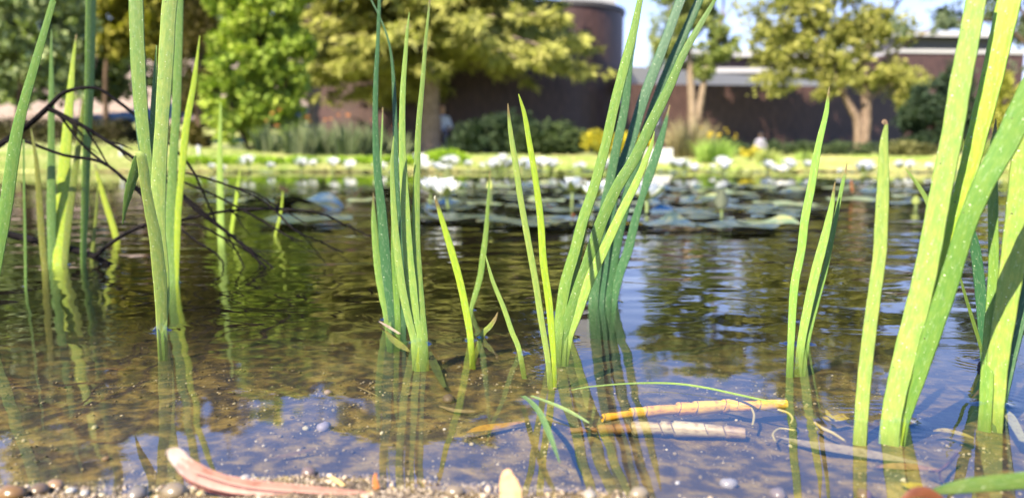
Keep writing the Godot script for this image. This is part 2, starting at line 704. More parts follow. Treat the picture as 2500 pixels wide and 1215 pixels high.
func round_plan(x0: float, x1: float, zf: float, zb: float, r: float, grow := 0.0) -> PackedVector2Array:
	var out := PackedVector2Array()
	var cs := [[x1 - r, zf - r, 0.0], [x1 - r, zb + r, -PI / 2], [x0 + r, zb + r, PI], [x0 + r, zf - r, PI / 2]]
	for c in cs:
		for k in 13:
			var a: float = c[2] + PI / 2 - k * (PI / 2) / 12.0
			out.append(Vector2(c[0] + cos(a) * (r + grow), c[1] + sin(a) * (r + grow)))
	return out

func quad_plan(a: Vector2, b: Vector2, back: float) -> PackedVector2Array:
	return PackedVector2Array([b, b + Vector2(0, -back), a + Vector2(0, -back), a])

func buildings() -> void:
	var brown := wall_mat("brown_tile", Color(0.038, 0.017, 0.014), Color(0.068, 0.033, 0.027), 31)
	var pale := mat("pale_concrete", Color(0.24, 0.24, 0.245), 0.8)
	var dark := mat("dark_metal", Color(0.05, 0.045, 0.045), 0.6)
	var white := mat("white_trim", Color(0.36, 0.35, 0.35), 0.7)

	var t := thing("museum_building", "tall windowless brown tiled building with rounded corner behind the feathery conifer", "building", Vector3(-1.6, 0.2, -29.0))
	var org := t.position
	var plan := round_plan(-7.3 - org.x, 3.96 - org.x, -26.6 - org.z, -40.0 - org.z, 2.2)
	put(prism(plan, -0.4, 4.92), "wall", brown, t)
	put(prism(round_plan(-7.3 - org.x, 3.96 - org.x, -26.6 - org.z, -40.0 - org.z, 2.2, 0.06), 4.92, 5.06), "coping", dark, t)
	put(prism(quad_plan(Vector2(2.1 - org.x, -30.0 - org.z), Vector2(3.85 - org.x, -30.0 - org.z), 5.0), 5.06, 7.2), "roof_house", pale, t)

	# low garden wall with the pale roof band behind it
	var a := Vector2(3.75, -26.4)
	var b := Vector2(13.6, -27.6)
	t = thing("low_wing", "long low brown tiled wall with flat pale roof band running beside the round building", "building", Vector3(8.5, 0.2, -27.0))
	var o2 := Vector2(8.5, -27.0)
	put(prism(quad_plan(a - o2, b - o2, 0.5), -0.4, 2.35), "wall", brown, t)
	put(prism(quad_plan(a - o2 + Vector2(0.1, -0.6), Vector2(14.2, -33.5) - o2, 3.0), 2.2, 3.0), "roof_band", pale, t)

	t = thing("rear_wing", "brown building with white roof edge and pale string course behind the bare tree", "building", Vector3(17.0, 0.2, -36.0))
	var o3 := Vector2(17.0, -36.0)
	var c0 := Vector2(15.6, -33.0) - o3
	var c1 := Vector2(21.4, -33.6) - o3
	put(prism(quad_plan(c0, c1, 8.0), -0.4, 4.2), "wall", brown, t)
	put(prism(quad_plan(c0 + Vector2(0, 0.06), c1 + Vector2(0.06, 0.06), 8.0), 4.2, 4.34), "string_course", white, t)
	put(prism(quad_plan(c0 + Vector2(0.3, 0.0), c1 + Vector2(-1.0, 0), 8.0), 4.34, 4.82), "fascia", dark, t)
	put(prism(quad_plan(c0 + Vector2(0.2, 0.4), c1 + Vector2(-0.6, 0.4), 8.4), 4.82, 5.02), "roof_edge", white, t)

	t = thing("far_pavilion", "small distant brown pavilion with white sloping roof above the low wall", "building", Vector3(10.5, 0.2, -40.0))
	var o4 := Vector2(10.5, -40.0)
	var e0 := Vector2(8.9, -38.0) - o4
	var e1 := Vector2(15.5, -38.6) - o4
	put(prism(quad_plan(e0, e1, 6.0), 0.0, 3.9), "wall", brown, t)
	put(prism(quad_plan(e0 + Vector2(-0.3, 0.25), e1 + Vector2(0.3, 0.25), 6.5), 3.9, 4.12), "string_course", white, t)
	put(prism(quad_plan(e0 + Vector2(0.2, 0), e1 + Vector2(-0.2, 0), 6.0), 4.12, 4.62), "fascia", brown, t)
	put(prism(quad_plan(e0 + Vector2(-0.5, 0.4), e1 + Vector2(0.5, 0.4), 7.0), 4.62, 4.9), "roof_edge", white, t)

# ---------------------------------------------------------------- trees

func leaf_cloud(blobs: Array, d: float, origin: Vector3, n: int, size: float, cols: Array, sd: int, gap := -0.05, slim := 0.45, droop := 0.0, freq := 1.2) -> ArrayMesh:
	# leaves spread through lumpy volumes given as [px, py, rx, ry] at depth d, thinned by noise so that gaps open
	var r := RandomNumberGenerator.new()
	r.seed = sd
	var nz := FastNoiseLite.new()
	nz.seed = sd
	nz.frequency = freq
	nz.fractal_octaves = 3
	var s := Soup.new()
	var wsum := 0.0
	var bl := []
	for b in blobs:
		var c := at(b[0], b[1], d + (b[4] if b.size() > 4 else 0.0))
		var rx: float = b[2] * d / FOCAL
		var ry: float = b[3] * d / FOCAL
		var rz := minf(rx, 1.6 * ry) * 0.8
		wsum += pow(rx * ry * rz, 0.75)
		bl.append([c, Vector3(rx, ry, rz), wsum])
	var made := 0
	var tries := 0
	while made < n and tries < n * 6:
		tries += 1
		var w := r.randf() * wsum
		var k := 0
		while bl[k][2] < w: k += 1
		var u := Vector3(r.randfn(), r.randfn(), r.randfn()).normalized() * pow(r.randf(), 0.42)
		var p: Vector3 = bl[k][0] + u * bl[k][1] * (1.0 + 0.5 * nz.get_noise_3dv(u * 1.1 + Vector3(k * 7.0, 0, 0)))
		var g := nz.get_noise_3dv(p)
		if g < gap + r.randf_range(-0.06, 0.06): continue
		made += 1
		var out := (u + Vector3(r.randf_range(-1, 1), r.randf_range(-0.6, 1.0) - droop * 2.0, r.randf_range(-1, 1))).normalized()
		var a := out * size * r.randf_range(0.6, 1.25)
		var b := out.cross(Vector3(r.randfn(), r.randfn(), r.randfn())).normalized() * a.length() * slim
		var ci := clampf(r.randf() * 0.65 + 0.35 * (0.5 + nz.get_noise_3dv(p * 0.6 + Vector3(50, 0, 0)) * 1.4), 0, 0.999) * (cols.size() - 1)
		var col: Color = (cols[int(ci)] as Color).lerp(cols[int(ci) + 1], ci - int(ci))
		s.diamond(p - origin, a, b, col * r.randf_range(0.85, 1.15))
	return s.mesh()

func stem_px(pts: Array, d: float, origin: Vector3, sides := 8) -> ArrayMesh:
	var q := []
	for p in pts:
		var dd: float = d + (p[3] if p.size() > 3 else 0.0)
		q.append([at(p[0], p[1], dd) - origin, 0.5 * p[2] * dd / FOCAL])
	return tube(q, sides, 4, [], 0.25)

func leafy(called: String, label: String, category: String, px: float, py: float, d: float, blobs: Array, n: int, size: float, cols: Array, sd: int, stems: Array, bark: Material, gap := -0.05, slim := 0.45, droop := 0.0, group := "", freq := 1.2) -> Node3D:
	var o := at(px, py, d)
	o.y = lawn_y(o.x, o.z) - 0.02
	var t := thing(called, label, category, o, group)
	var first := true
	for st in stems:
		put(stem_px(st, d, o), "trunk" if first else "limb", bark, t)
		first = false
	put(leaf_cloud(blobs, d, o, n, size, cols, sd, gap, slim, droop, freq), "crown", vmat("foliage", 0.7, Color(0.5, 0.6, 0.2), 0.32), t)
	return t

func bark_mat(key: String, a: Color, b: Color) -> StandardMaterial3D:
	if mats.has(key): return mats[key]
	var m := StandardMaterial3D.new()
	m.resource_name = key
	m.uv1_triplanar = true
	m.uv1_scale = Vector3(1.6, 0.5, 1.6)
	m.albedo_texture = noise_tex(256, 0.03, [[0.0, a * 0.5], [0.45, a], [1.0, b]], 5, 41)
	m.heightmap_enabled = true
	m.heightmap_texture = noise_tex(256, 0.04, [], 5, 42)
	m.heightmap_scale = 2.0
	m.roughness = 0.9
	m.metallic_specular = 0.2
	mats[key] = m
	return m

func conifer() -> void:
	# feathery swamp-cypress: drooping tiers of soft sprays round a flared grey trunk
	var d := 23.6
	var o := at(1050, 362, d)
	o.y = lawn_y(o.x, o.z) - 0.05
	var t := thing("conifer_tree", "large feathery golden green conifer with drooping sprays and flared grey trunk", "tree", o)
	var gb := bark_mat("grey_bark", Color(0.23, 0.17, 0.14), Color(0.36, 0.29, 0.25))
	put(tube([[Vector3(0, -0.1, 0), 0.42], [Vector3(0, 0.25, 0), 0.33], [Vector3(0.02, 0.9, 0), 0.27], [Vector3(0.03, 2.4, 0), 0.22], [Vector3(0, 4.5, 0), 0.15], [Vector3(0, 7.6, 0), 0.03]], 12, 5, [], 0.3), "trunk", gb, t)
	var s := Soup.new()
	var r := RandomNumberGenerator.new()
	r.seed = 77
	var cols := [Color(0.17, 0.175, 0.04), Color(0.36, 0.36, 0.09), Color(0.50, 0.47, 0.15)]
	for b in 260:
		var h := lerpf(1.75, 7.4, pow(r.randf(), 0.9))
		var az := r.randf() * TAU
		var reach := 4.4 * sqrt(maxf(1.0 - pow((h - 1.7) / 6.2, 2.6), 0.02)) * r.randf_range(0.55, 1.06)
		reach *= 0.89 + 0.05 * cos(az)
		if cos(az) > 0.2 and h < 2.6: h += 0.7
		var dir := Vector3(cos(az), 0, sin(az))
		var rise := r.randf_range(0.05, 0.4)
		var sag := r.randf_range(0.5, 1.0)
		var limb := []
		for k in 7:
			var q := k / 6.0
			limb.append([Vector3(0, h, 0) + dir * reach * q + Vector3(0, rise * q * reach * 0.5 - sag * q * q * reach * 0.28, 0), lerpf(0.05, 0.008, q)])
		if b % 3 == 0: put(tube(limb, 5, 2), "limb", gb, t)
		var tufts := int(reach * 30.0)
		for k in tufts:
			var q := pow(r.randf(), 0.65)
			var i := mini(int(q * 6.0), 5)
			var p: Vector3 = (limb[i][0] as Vector3).lerp(limb[i + 1][0], q * 6.0 - i)
			p += Vector3(r.randfn(), r.randfn() * 0.4 - 0.25, r.randfn()) * 0.2 * (0.5 + reach * 0.16)
			if noise.get_noise_3d(p.x * 16.0, p.y * 22.0, p.z * 16.0) < -0.12: continue
			var tone := clampf(r.randfn(0.55, 0.25), 0, 0.999) * 2.0
			var col: Color = (cols[int(tone)] as Color).lerp(cols[int(tone) + 1], tone - int(tone))
			for f in 13:
				var out := (dir * 0.7 + Vector3(r.randfn() * 0.7, -0.55 + r.randfn() * 0.45, r.randfn() * 0.7)).normalized()
				var a := out * r.randf_range(0.08, 0.18)
				var side := out.cross(Vector3(r.randfn(), r.randfn(), r.randfn())).normalized() * 0.022
				s.diamond(p + a * r.randf_range(0.2, 1.2), a, side, col * r.randf_range(0.8, 1.2))
	put(s.mesh(false, false), "crown", vmat("foliage", 0.7, Color(0.5, 0.6, 0.2), 0.32), t)
	t.scale = Vector3.ONE * 1.12

func trees() -> void:
	var brownb := bark_mat("brown_bark", Color(0.09, 0.06, 0.04), Color(0.17, 0.12, 0.08))
	var tanb := bark_mat("tan_bark", Color(0.19, 0.14, 0.095), Color(0.31, 0.245, 0.18))
	conifer()
	leafy("broadleaf_tree", "big grey green broadleaf tree with rounded leaf clumps over the dark hedge", "tree", 60, 345, 19.0,
		[[40, 110, 130, 90], [160, 60, 70, 90], [-90, 40, 120, 120], [170, 200, 45, 45], [30, 225, 60, 35], [60, -60, 150, 100], [-60, -200, 170, 120], [120, -260, 120, 110], [40, -420, 140, 110], [-180, 160, 80, 80]],
		32000, 0.115, [Color(0.10, 0.14, 0.06), Color(0.27, 0.32, 0.14), Color(0.40, 0.44, 0.23)], 101,
		[[[40, 350, 26], [50, 240, 22], [45, 120, 18], [40, -100, 14], [40, -380, 4]], [[50, 230, 14], [110, 140, 10], [160, 50, 5]], [[48, 200, 14], [-20, 100, 10], [-90, 20, 5]]], brownb, 0.02, 0.5, 0.0, "", 1.6)
	leafy("golden_tree", "golden yellow leaved tree standing between grey green tree and dark cypress", "tree", 330, 340, 24.0,
		[[300, 40, 80, 60], [400, 30, 80, 70], [350, -80, 120, 90], [275, 110, 45, 35], [400, 110, 60, 40], [330, -220, 110, 90], [240, -30, 60, 60]],
		24000, 0.11, [Color(0.12, 0.12, 0.02), Color(0.29, 0.27, 0.045), Color(0.42, 0.37, 0.07)], 102,
		[[[345, 345, 16], [340, 200, 14], [335, 60, 12], [330, -200, 6]], [[262, 345, 14], [256, 240, 12], [262, 120, 9], [280, 20, 5]]], brownb, 0.0, 0.5, 0.0, "", 1.3)
	leafy("cypress_tree", "dark olive brown columnar cypress beside the bright green shrub", "tree", 485, 350, 20.0,
		[[485, 60, 55, 150], [500, -150, 60, 150], [480, 220, 48, 120], [482, 310, 42, 50]],
		18000, 0.08, [Color(0.03, 0.027, 0.01), Color(0.09, 0.075, 0.02), Color(0.16, 0.13, 0.04)], 103,
		[[[485, 365, 18], [485, 200, 14], [490, -100, 9], [495, -400, 2]]], brownb, -0.1, 0.3, -0.2)
	leafy("bright_shrub", "tall bright yellow green leafy shrub with orange blossoms by the water", "shrub", 620, 368, 17.0,
		[[620, 130, 110, 90], [560, 235, 65, 75], [685, 200, 65, 80], [640, 30, 90, 70], [590, 300, 80, 50], [700, 280, 50, 50], [620, -70, 80, 70], [725, 110, 45, 50], [640, 210, 80, 70], [560, -30, 70, 80], [700, -50, 70, 80], [630, -170, 90, 80]],
		27000, 0.085, [Color(0.10, 0.16, 0.02), Color(0.25, 0.33, 0.045), Color(0.38, 0.43, 0.07)], 104,
		[[[620, 372, 12], [615, 260, 10], [630, 120, 8], [640, 0, 3]], [[612, 372, 10], [570, 280, 8], [555, 200, 4]], [[630, 372, 10], [680, 270, 8], [700, 180, 4]]], brownb, 0.0, 0.55, 0.1, "", 1.7)
	var wood := [[-60, 31.0, "dark green tree standing behind the grey green broadleaf tree", Color(0.02, 0.035, 0.015)], [200, 34.0, "dull green tree behind the gap between grey green and golden trees", Color(0.05, 0.065, 0.025)], [430, 33.0, "deep green tree showing behind the golden tree and cypress", Color(0.03, 0.045, 0.015)], [690, 31.0, "olive green tree behind the bright shrub at the building corner", Color(0.06, 0.065, 0.02)]]
	for k in wood.size():
		var q: Array = wood[k]
		var x: float = q[0]
		var c: Color = q[3]
		var hi := 140.0 if k == 1 else 60.0
		leafy("backdrop_tree", q[2], "tree", x, 350, q[1],
			[[x, 40, 120, 90], [x - 70, hi + 50, 70, 60], [x + 70, hi + 40, 70, 60], [x - 30, -100, 110, 90], [x + 20, -170, 70, 60], [x - 40, 200, 60, 40], [x + 60, 210, 60, 40]],
			11000, 0.16, [c * 0.6, c * 1.4, c * 2.4], 120 + k, [[[x, 352, 18], [x + 6, 200, 15], [x - 4, 0, 10], [x, -250, 4]]], brownb, -0.04, 0.5, 0.0, "", 0.8)
	leafy("slender_tree", "slender pale barked tree forking into two stems before the low wall", "tree", 1695, 372, 24.0,
		[[1640, 90, 50, 70], [1745, 110, 60, 45], [1700, 30, 60, 50], [1650, -60, 80, 70], [1770, -90, 80, 70], [1720, 170, 30, 25]],
		14000, 0.09, [Color(0.12, 0.16, 0.04), Color(0.22, 0.26, 0.07), Color(0.33, 0.34, 0.12)], 105,
		[[[1696, 380, 26], [1692, 280, 22], [1686, 190, 17], [1680, 110, 13], [1660, 0, 8], [1650, -80, 3]], [[1704, 290, 18], [1722, 190, 14], [1745, 125, 11], [1764, 40, 8], [1770, -60, 3]], [[1764, 50, 5], [1790, 10, 4], [1810, -40, 2]], [[1682, 110, 8], [1655, 60, 5], [1630, 20, 2]]], tanb, 0.06, 0.45, 0.0)
	leafy("spire_tree", "hazy pale green pointed tree far beyond the low wall", "tree", 1630, 372, 46.0,
		[[1625, 150, 45, 60], [1632, 70, 34, 70], [1638, -10, 20, 70], [1590, 190, 40, 40], [1660, 190, 60, 40]],
		5200, 0.13, [Color(0.12, 0.16, 0.07), Color(0.24, 0.28, 0.14)], 106, [[[1632, 372, 14], [1634, 100, 8], [1638, -80, 2]]], brownb, -0.1, 0.3)
	leafy("spreading_tree", "light spreading yellow green tree with twin leaning trunks on the mown mound", "tree", 2108, 376, 23.5,
		[[1985, 135, 125, 52], [1890, 105, 75, 60], [2080, 175, 100, 48], [2190, 195, 75, 44], [2060, 70, 140, 60], [1940, 30, 125, 60], [2150, 75, 90, 50], [1885, 205, 55, 34], [2215, 240, 40, 34], [2050, -60, 170, 70], [1890, -80, 120, 60], [2200, -70, 120, 60], [2060, -190, 160, 80], [2010, 220, 40, 25]],
		32000, 0.088, [Color(0.20, 0.22, 0.06), Color(0.27, 0.27, 0.06), Color(0.40, 0.37, 0.11)], 107,
		[[[2106, 384, 34], [2112, 330, 26], [2116, 260, 24], [2114, 180, 17], [2130, 90, 12], [2190, 10, 8], [2260, -70, 3]], [[2098, 384, 26], [2096, 300, 22], [2078, 262, 18], [2045, 195, 14], [2010, 110, 10], [1965, 20, 6], [1930, -70, 2]], [[2050, 205, 9], [1985, 150, 6], [1900, 110, 3]], [[2116, 190, 9], [2170, 140, 7], [2260, 80, 5], [2350, 60, 2]], [[2020, 130, 8], [2060, 40, 5], [2070, -60, 3]], [[2116, 250, 8], [2160, 215, 5], [2210, 190, 2]], [[2010, 110, 6], [1960, 90, 4], [1900, 60, 2]], [[2130, 90, 6], [2090, 30, 4], [2080, -40, 2]], [[2190, 10, 5], [2160, -60, 3], [2170, -120, 2]]], bark_mat("mid_bark", Color(0.15, 0.105, 0.075), Color(0.29, 0.22, 0.16)), -0.02, 0.42, 0.0, "", 1.4)
	leafy("citrus_tree", "dense dark green round tree at the end of the low wall", "tree", 2275, 378, 19.5,
		[[2255, 285, 58, 80], [2320, 280, 70, 90], [2250, 345, 50, 30], [2335, 200, 42, 50], [2370, 330, 40, 40]],
		16000, 0.06, [Color(0.012, 0.026, 0.014), Color(0.03, 0.05, 0.028), Color(0.07, 0.10, 0.05)], 108,
		[[[2285, 384, 14], [2285, 300, 12], [2300, 220, 6]]], brownb, -0.12, 0.5)
	leafy("yellow_shrub", "yellow leaved shrub growing past the dark green round tree", "shrub", 2450, 378, 17.5,
		[[2448, 275, 36, 55], [2440, 210, 28, 40], [2470, 330, 40, 40], [2510, 250, 40, 60]],
		4200, 0.06, [Color(0.14, 0.16, 0.02), Color(0.33, 0.33, 0.05), Color(0.45, 0.42, 0.1)], 109,
		[[[2452, 384, 8], [2450, 300, 6], [2445, 200, 3]]], brownb, 0.0, 0.45)
	leafy("olive_tree", "sparse grey green tree whose thin boughs cross the white roof edge", "tree", 2560, 372, 20.0,
		[[2250, 60, 70, 28], [2330, 40, 60, 30], [2500, 100, 45, 60], [2440, 20, 60, 40], [2480, -60, 90, 60], [2300, -50, 90, 40], [2560, 30, 80, 90]],
		10000, 0.065, [Color(0.06, 0.09, 0.05), Color(0.13, 0.17, 0.09), Color(0.24, 0.27, 0.16)], 110,
		[[[2562, 384, 26], [2558, 250, 22], [2540, 120, 16], [2500, 30, 10], [2430, -20, 5]], [[2545, 150, 10], [2450, 60, 7], [2340, 50, 4], [2240, 80, 2]]], brownb, 0.06, 0.4)

# ---------------------------------------------------------------- plants of the far bank

func tuft(called: String, label: String, category: String, px: float, py: float, d: float, n: int, h: float, spread: float, wide: float, cols: Array, sd: int, flowers := [], group := "") -> Node3D:
	# a clump of arching strap leaves; flowers: [count, colour, size, height]
	var r := RandomNumberGenerator.new()
	r.seed = sd
	var o := at(px, py, d)
	o.y = lawn_y(o.x, o.z) - 0.02
	var t := thing(called, label, category, o, group)
	var s := Soup.new()
	for k in n:
		var az := r.randf() * TAU
		var q := sqrt(r.randf())
		var p := Vector3(cos(az), 0, sin(az)) * q * spread * 0.55
		var hh := h * r.randf_range(0.55, 1.05) * (1.0 - 0.3 * q)
		var lean := Vector3(cos(az), 0, sin(az)) * spread * r.randf_range(0.1, 0.75) * q + Vector3(r.randfn(), 0, r.randfn()) * 0.05 * h
		var side := Vector3(sin(az + r.randf()), 0, cos(az + r.randf())) * wide * r.randf_range(0.6, 1.1)
		var ci := r.randf() * 0.999 * (cols.size() - 1)
		var col: Color = (cols[int(ci)] as Color).lerp(cols[int(ci) + 1], ci - int(ci))
		s.blade(p, p + Vector3(0, hh * 0.62, 0) + lean * 0.3, p + Vector3(0, hh, 0) + lean, side, col)
	put(s.mesh(), "leaves", vmat("foliage", 0.7, Color(0.5, 0.6, 0.2), 0.32), t)
	if flowers.size():
		for k in flowers[0]:
			var f := Soup.new()
			var az := r.randf() * TAU
			var c := Vector3(cos(az) * r.randf() * spread * 0.9, h * flowers[3] * r.randf_range(0.75, 1.08), sin(az) * r.randf() * spread * 0.6)
			for j in 6:
				var a: Vector3 = Vector3(r.randfn(), r.randf_range(0.0, 1.2), r.randfn()).normalized() * flowers[2]
				f.diamond(c + a * 0.8, a, a.cross(Vector3(r.randfn(), r.randfn(), r.randfn())).normalized() * flowers[2] * 0.5, flowers[1])
			put(f.mesh(), "blossom", vmat("petal_tint", 0.6, Color(0.4, 0.4, 0.2)), t)
	return t

func mound(called: String, label: String, category: String, px: float, py: float, d: float, blobs: Array, n: int, size: float, cols: Array, sd: int, group := "", gap := -0.2) -> Node3D:
	var o := at(px, py, d)
	o.y = lawn_y(o.x, o.z) - 0.02
	var t := thing(called, label, category, o, group)
	put(leaf_cloud(blobs, d, o, n, size, cols, sd, gap, 0.5, 0.0, 2.0), "foliage", vmat("foliage", 0.7, Color(0.5, 0.6, 0.2), 0.32), t)
	for k in blobs.size():
		if k % 2 == 0:
			var b: Array = blobs[k]
			var p := at(b[0], b[1], d) - o
			put(tube([[Vector3(p.x, 0, p.z), 0.014], [p + Vector3(0.02, -0.02, 0), 0.011], [p + Vector3(0.04, b[3] * d / FOCAL * 0.6, 0), 0.004]], 5, 2), "stem", bark_mat("brown_bark", Color(0.09, 0.06, 0.04), Color(0.17, 0.12, 0.08)), t)
	return t

func bank_plants() -> void:
	var darkc := [Color(0.012, 0.024, 0.012), Color(0.03, 0.05, 0.022), Color(0.06, 0.085, 0.035)]
	var hedgec := [Color(0.02, 0.035, 0.015), Color(0.05, 0.075, 0.03), Color(0.10, 0.13, 0.05)]
	mound("dark_hedge", "long dark clipped hedge under the grey green tree at the top of the lawn", "hedge", 150, 352, 23.0,
		[[-60, 320, 90, 36], [40, 322, 80, 34], [130, 320, 80, 36], [220, 322, 80, 34], [300, 322, 60, 36], [370, 325, 60, 34]], 9000, 0.06, [Color(0.02, 0.02, 0.012), Color(0.05, 0.045, 0.02), Color(0.10, 0.085, 0.04)], 201)
	mound("box_hedge", "low dark green clipped hedge along the foot of the low wall", "hedge", 1990, 382, 16.0,
		[[1830, 368, 45, 20], [1900, 366, 50, 22], [1970, 367, 50, 21], [2040, 366, 50, 22], [2110, 368, 45, 20], [2180, 366, 45, 22]], 8000, 0.035, hedgec, 202)
	mound("dark_shrub", "broad dark evergreen shrub in the shade of the conifer", "shrub", 1190, 374, 18.0,
		[[1170, 338, 70, 42], [1240, 326, 80, 52], [1130, 355, 50, 24], [1290, 350, 60, 30]], 8000, 0.055, darkc, 203)
	mound("laurel_shrub", "rounded dark green shrub between conifer shade and yellow flowers", "shrub", 1360, 374, 17.0,
		[[1340, 338, 80, 42], [1400, 350, 60, 30], [1290, 354, 50, 26]], 7000, 0.05, [Color(0.02, 0.035, 0.015), Color(0.05, 0.075, 0.025), Color(0.11, 0.14, 0.05)], 204)
	mound("yellow_flower_shrub", "low shrub full of yellow flowers beside the bronze statue", "shrub", 1480, 376, 16.5,
		[[1460, 345, 40, 28], [1510, 350, 45, 26], [1555, 352, 40, 24]], 3600, 0.04, [Color(0.14, 0.18, 0.03), Color(0.45, 0.38, 0.03), Color(0.70, 0.55, 0.03)], 205)
	# strap-leaved plants with orange flowers
	var strap := [Color(0.05, 0.075, 0.03), Color(0.12, 0.15, 0.07), Color(0.22, 0.24, 0.13)]
	var sp := [[655, 372, 16.2, 0.75, 0.45, 3], [725, 373, 15.6, 0.9, 0.6, 4], [790, 373, 16.4, 0.85, 0.5, 5], [850, 373, 15.8, 0.95, 0.6, 4], [915, 373, 16.3, 0.8, 0.5, 3], [975, 374, 16.6, 0.65, 0.45, 2]]
	for k in sp.size():
		var q: Array = sp[k]
		tuft("strap_leaf_plant", ["strap leaved plant with orange flowers at the foot of the bright shrub", "tall strap leaved plant with orange flowers, second from the bright shrub", "strap leaved plant with many orange flowers, third from the bright shrub", "tallest strap leaved plant with orange flowers, before the lit brown wall", "strap leaved plant with orange flowers behind the dark curved iris leaves", "low strap leaved plant with a single orange flower beside the conifer trunk"][k], "plant", q[0], q[1], q[2], 130, q[3], q[4], 0.022, strap, 210 + k, [q[5] - 1, Color(0.5, 0.18, 0.04), 0.03, 0.95], "strap leaved plants with orange flowers")
	# bright ground cover along the water
	var lime := [Color(0.16, 0.26, 0.015), Color(0.27, 0.40, 0.03), Color(0.36, 0.48, 0.05)]
	mound("lime_mound", "rounded bright lime green leafy mound at the water edge before the conifer", "plant", 1090, 398, 11.0,
		[[1085, 384, 52, 18], [1050, 388, 30, 13], [1120, 388, 28, 13]], 3000, 0.035, lime, 221)
	var strips := [[480, 40], [560, 50], [650, 45], [735, 42], [815, 45], [895, 40], [960, 36], [1010, 30]]
	for k in strips.size():
		var q: Array = strips[k]
		mound("ground_cover", "low bright green ground cover plant edging the lawn beside the water", "plant", q[0], 396, 11.2, [[q[0], 391, q[1], 9], [q[0] + 18, 393, q[1] * 0.7, 7]], 1100, 0.03, lime, 230 + k, "ground cover along the bank")
	# grasses round the statue
	tuft("brown_grass", "tall straw brown ornamental grass behind the bronze statue", "plant", 1680, 376, 15.0, 700, 0.95, 0.62, 0.008, [Color(0.14, 0.10, 0.05), Color(0.27, 0.22, 0.11), Color(0.36, 0.33, 0.18)], 240)
	tuft("yellow_iris_clump", "bright green reedy clump topped with yellow iris flowers", "plant", 1745, 384, 12.6, 420, 0.56, 0.42, 0.008, [Color(0.14, 0.25, 0.03), Color(0.26, 0.38, 0.07), Color(0.38, 0.47, 0.13)], 241, [13, Color(0.60, 0.45, 0.02), 0.022, 0.98])
	mound("golden_bush", "small golden yellow bush in front of the box hedge", "shrub", 1832, 386, 13.2, [[1832, 370, 22, 15], [1850, 376, 20, 10]], 900, 0.035, [Color(0.22, 0.24, 0.04), Color(0.5, 0.42, 0.04), Color(0.65, 0.5, 0.06)], 242)
	tuft("pale_reed_tuft", "pale green reedy tuft between golden bush and box hedge", "plant", 1872, 390, 12.4, 260, 0.34, 0.25, 0.007, [Color(0.2, 0.26, 0.05), Color(0.34, 0.38, 0.1), Color(0.46, 0.46, 0.18)], 243)
	tuft("small_bank_tuft", "small light green tuft at the end of the box hedge", "plant", 1965, 388, 13.0, 160, 0.26, 0.2, 0.006, [Color(0.18, 0.28, 0.05), Color(0.34, 0.42, 0.1)], 244)
	mound("mixed_shrub", "low brownish green shrub in front of the dark round tree", "shrub", 2210, 384, 15.4, [[2200, 362, 50, 20], [2250, 366, 40, 17]], 2200, 0.04, [Color(0.05, 0.05, 0.02), Color(0.12, 0.12, 0.04), Color(0.2, 0.19, 0.07)], 245)
	tuft("bank_grass_clump", "tall light green grass clump at the water side of yellow shrub", "plant", 2420, 398, 11.6, 420, 0.42, 0.5, 0.006, [Color(0.14, 0.22, 0.04), Color(0.28, 0.36, 0.08), Color(0.36, 0.42, 0.12)], 246)
	tuft("bank_grass_clump", "dense low green grass clump beyond the thick iris leaves", "plant", 2490, 396, 12.2, 320, 0.36, 0.5, 0.006, [Color(0.12, 0.2, 0.04), Color(0.24, 0.34, 0.06), Color(0.32, 0.4, 0.1)], 247)
	# garden lights on the lawn
	var pts := [[293, 360, 13.6, "small pale grey garden light post on the lawn below the dark hedge"], [484, 366, 14.2, "small pale grey garden light post at the foot of the dark cypress"]]
	for q in pts:
		var o := at(q[0], q[1], q[2])
		o.y = lawn_y(o.x, o.z)
		var t := thing("garden_light", q[3], "lamp", o, "garden light posts on the lawn")
		var m := mat("pale_metal", Color(0.5, 0.5, 0.5), 0.4)
		put(tube([[Vector3(0, -0.04, 0), 0.022], [Vector3(0, 0.1, 0), 0.022], [Vector3(0, 0.12, 0), 0.022]], 10, 2), "post", m, t)
		put(tube([[Vector3(0, 0.12, 0), 0.03], [Vector3(0, 0.16, 0), 0.034], [Vector3(0, 0.185, 0), 0.034], [Vector3(0, 0.19, 0), 0.002]], 12, 2), "head", m, t)

# ---------------------------------------------------------------- statue and people

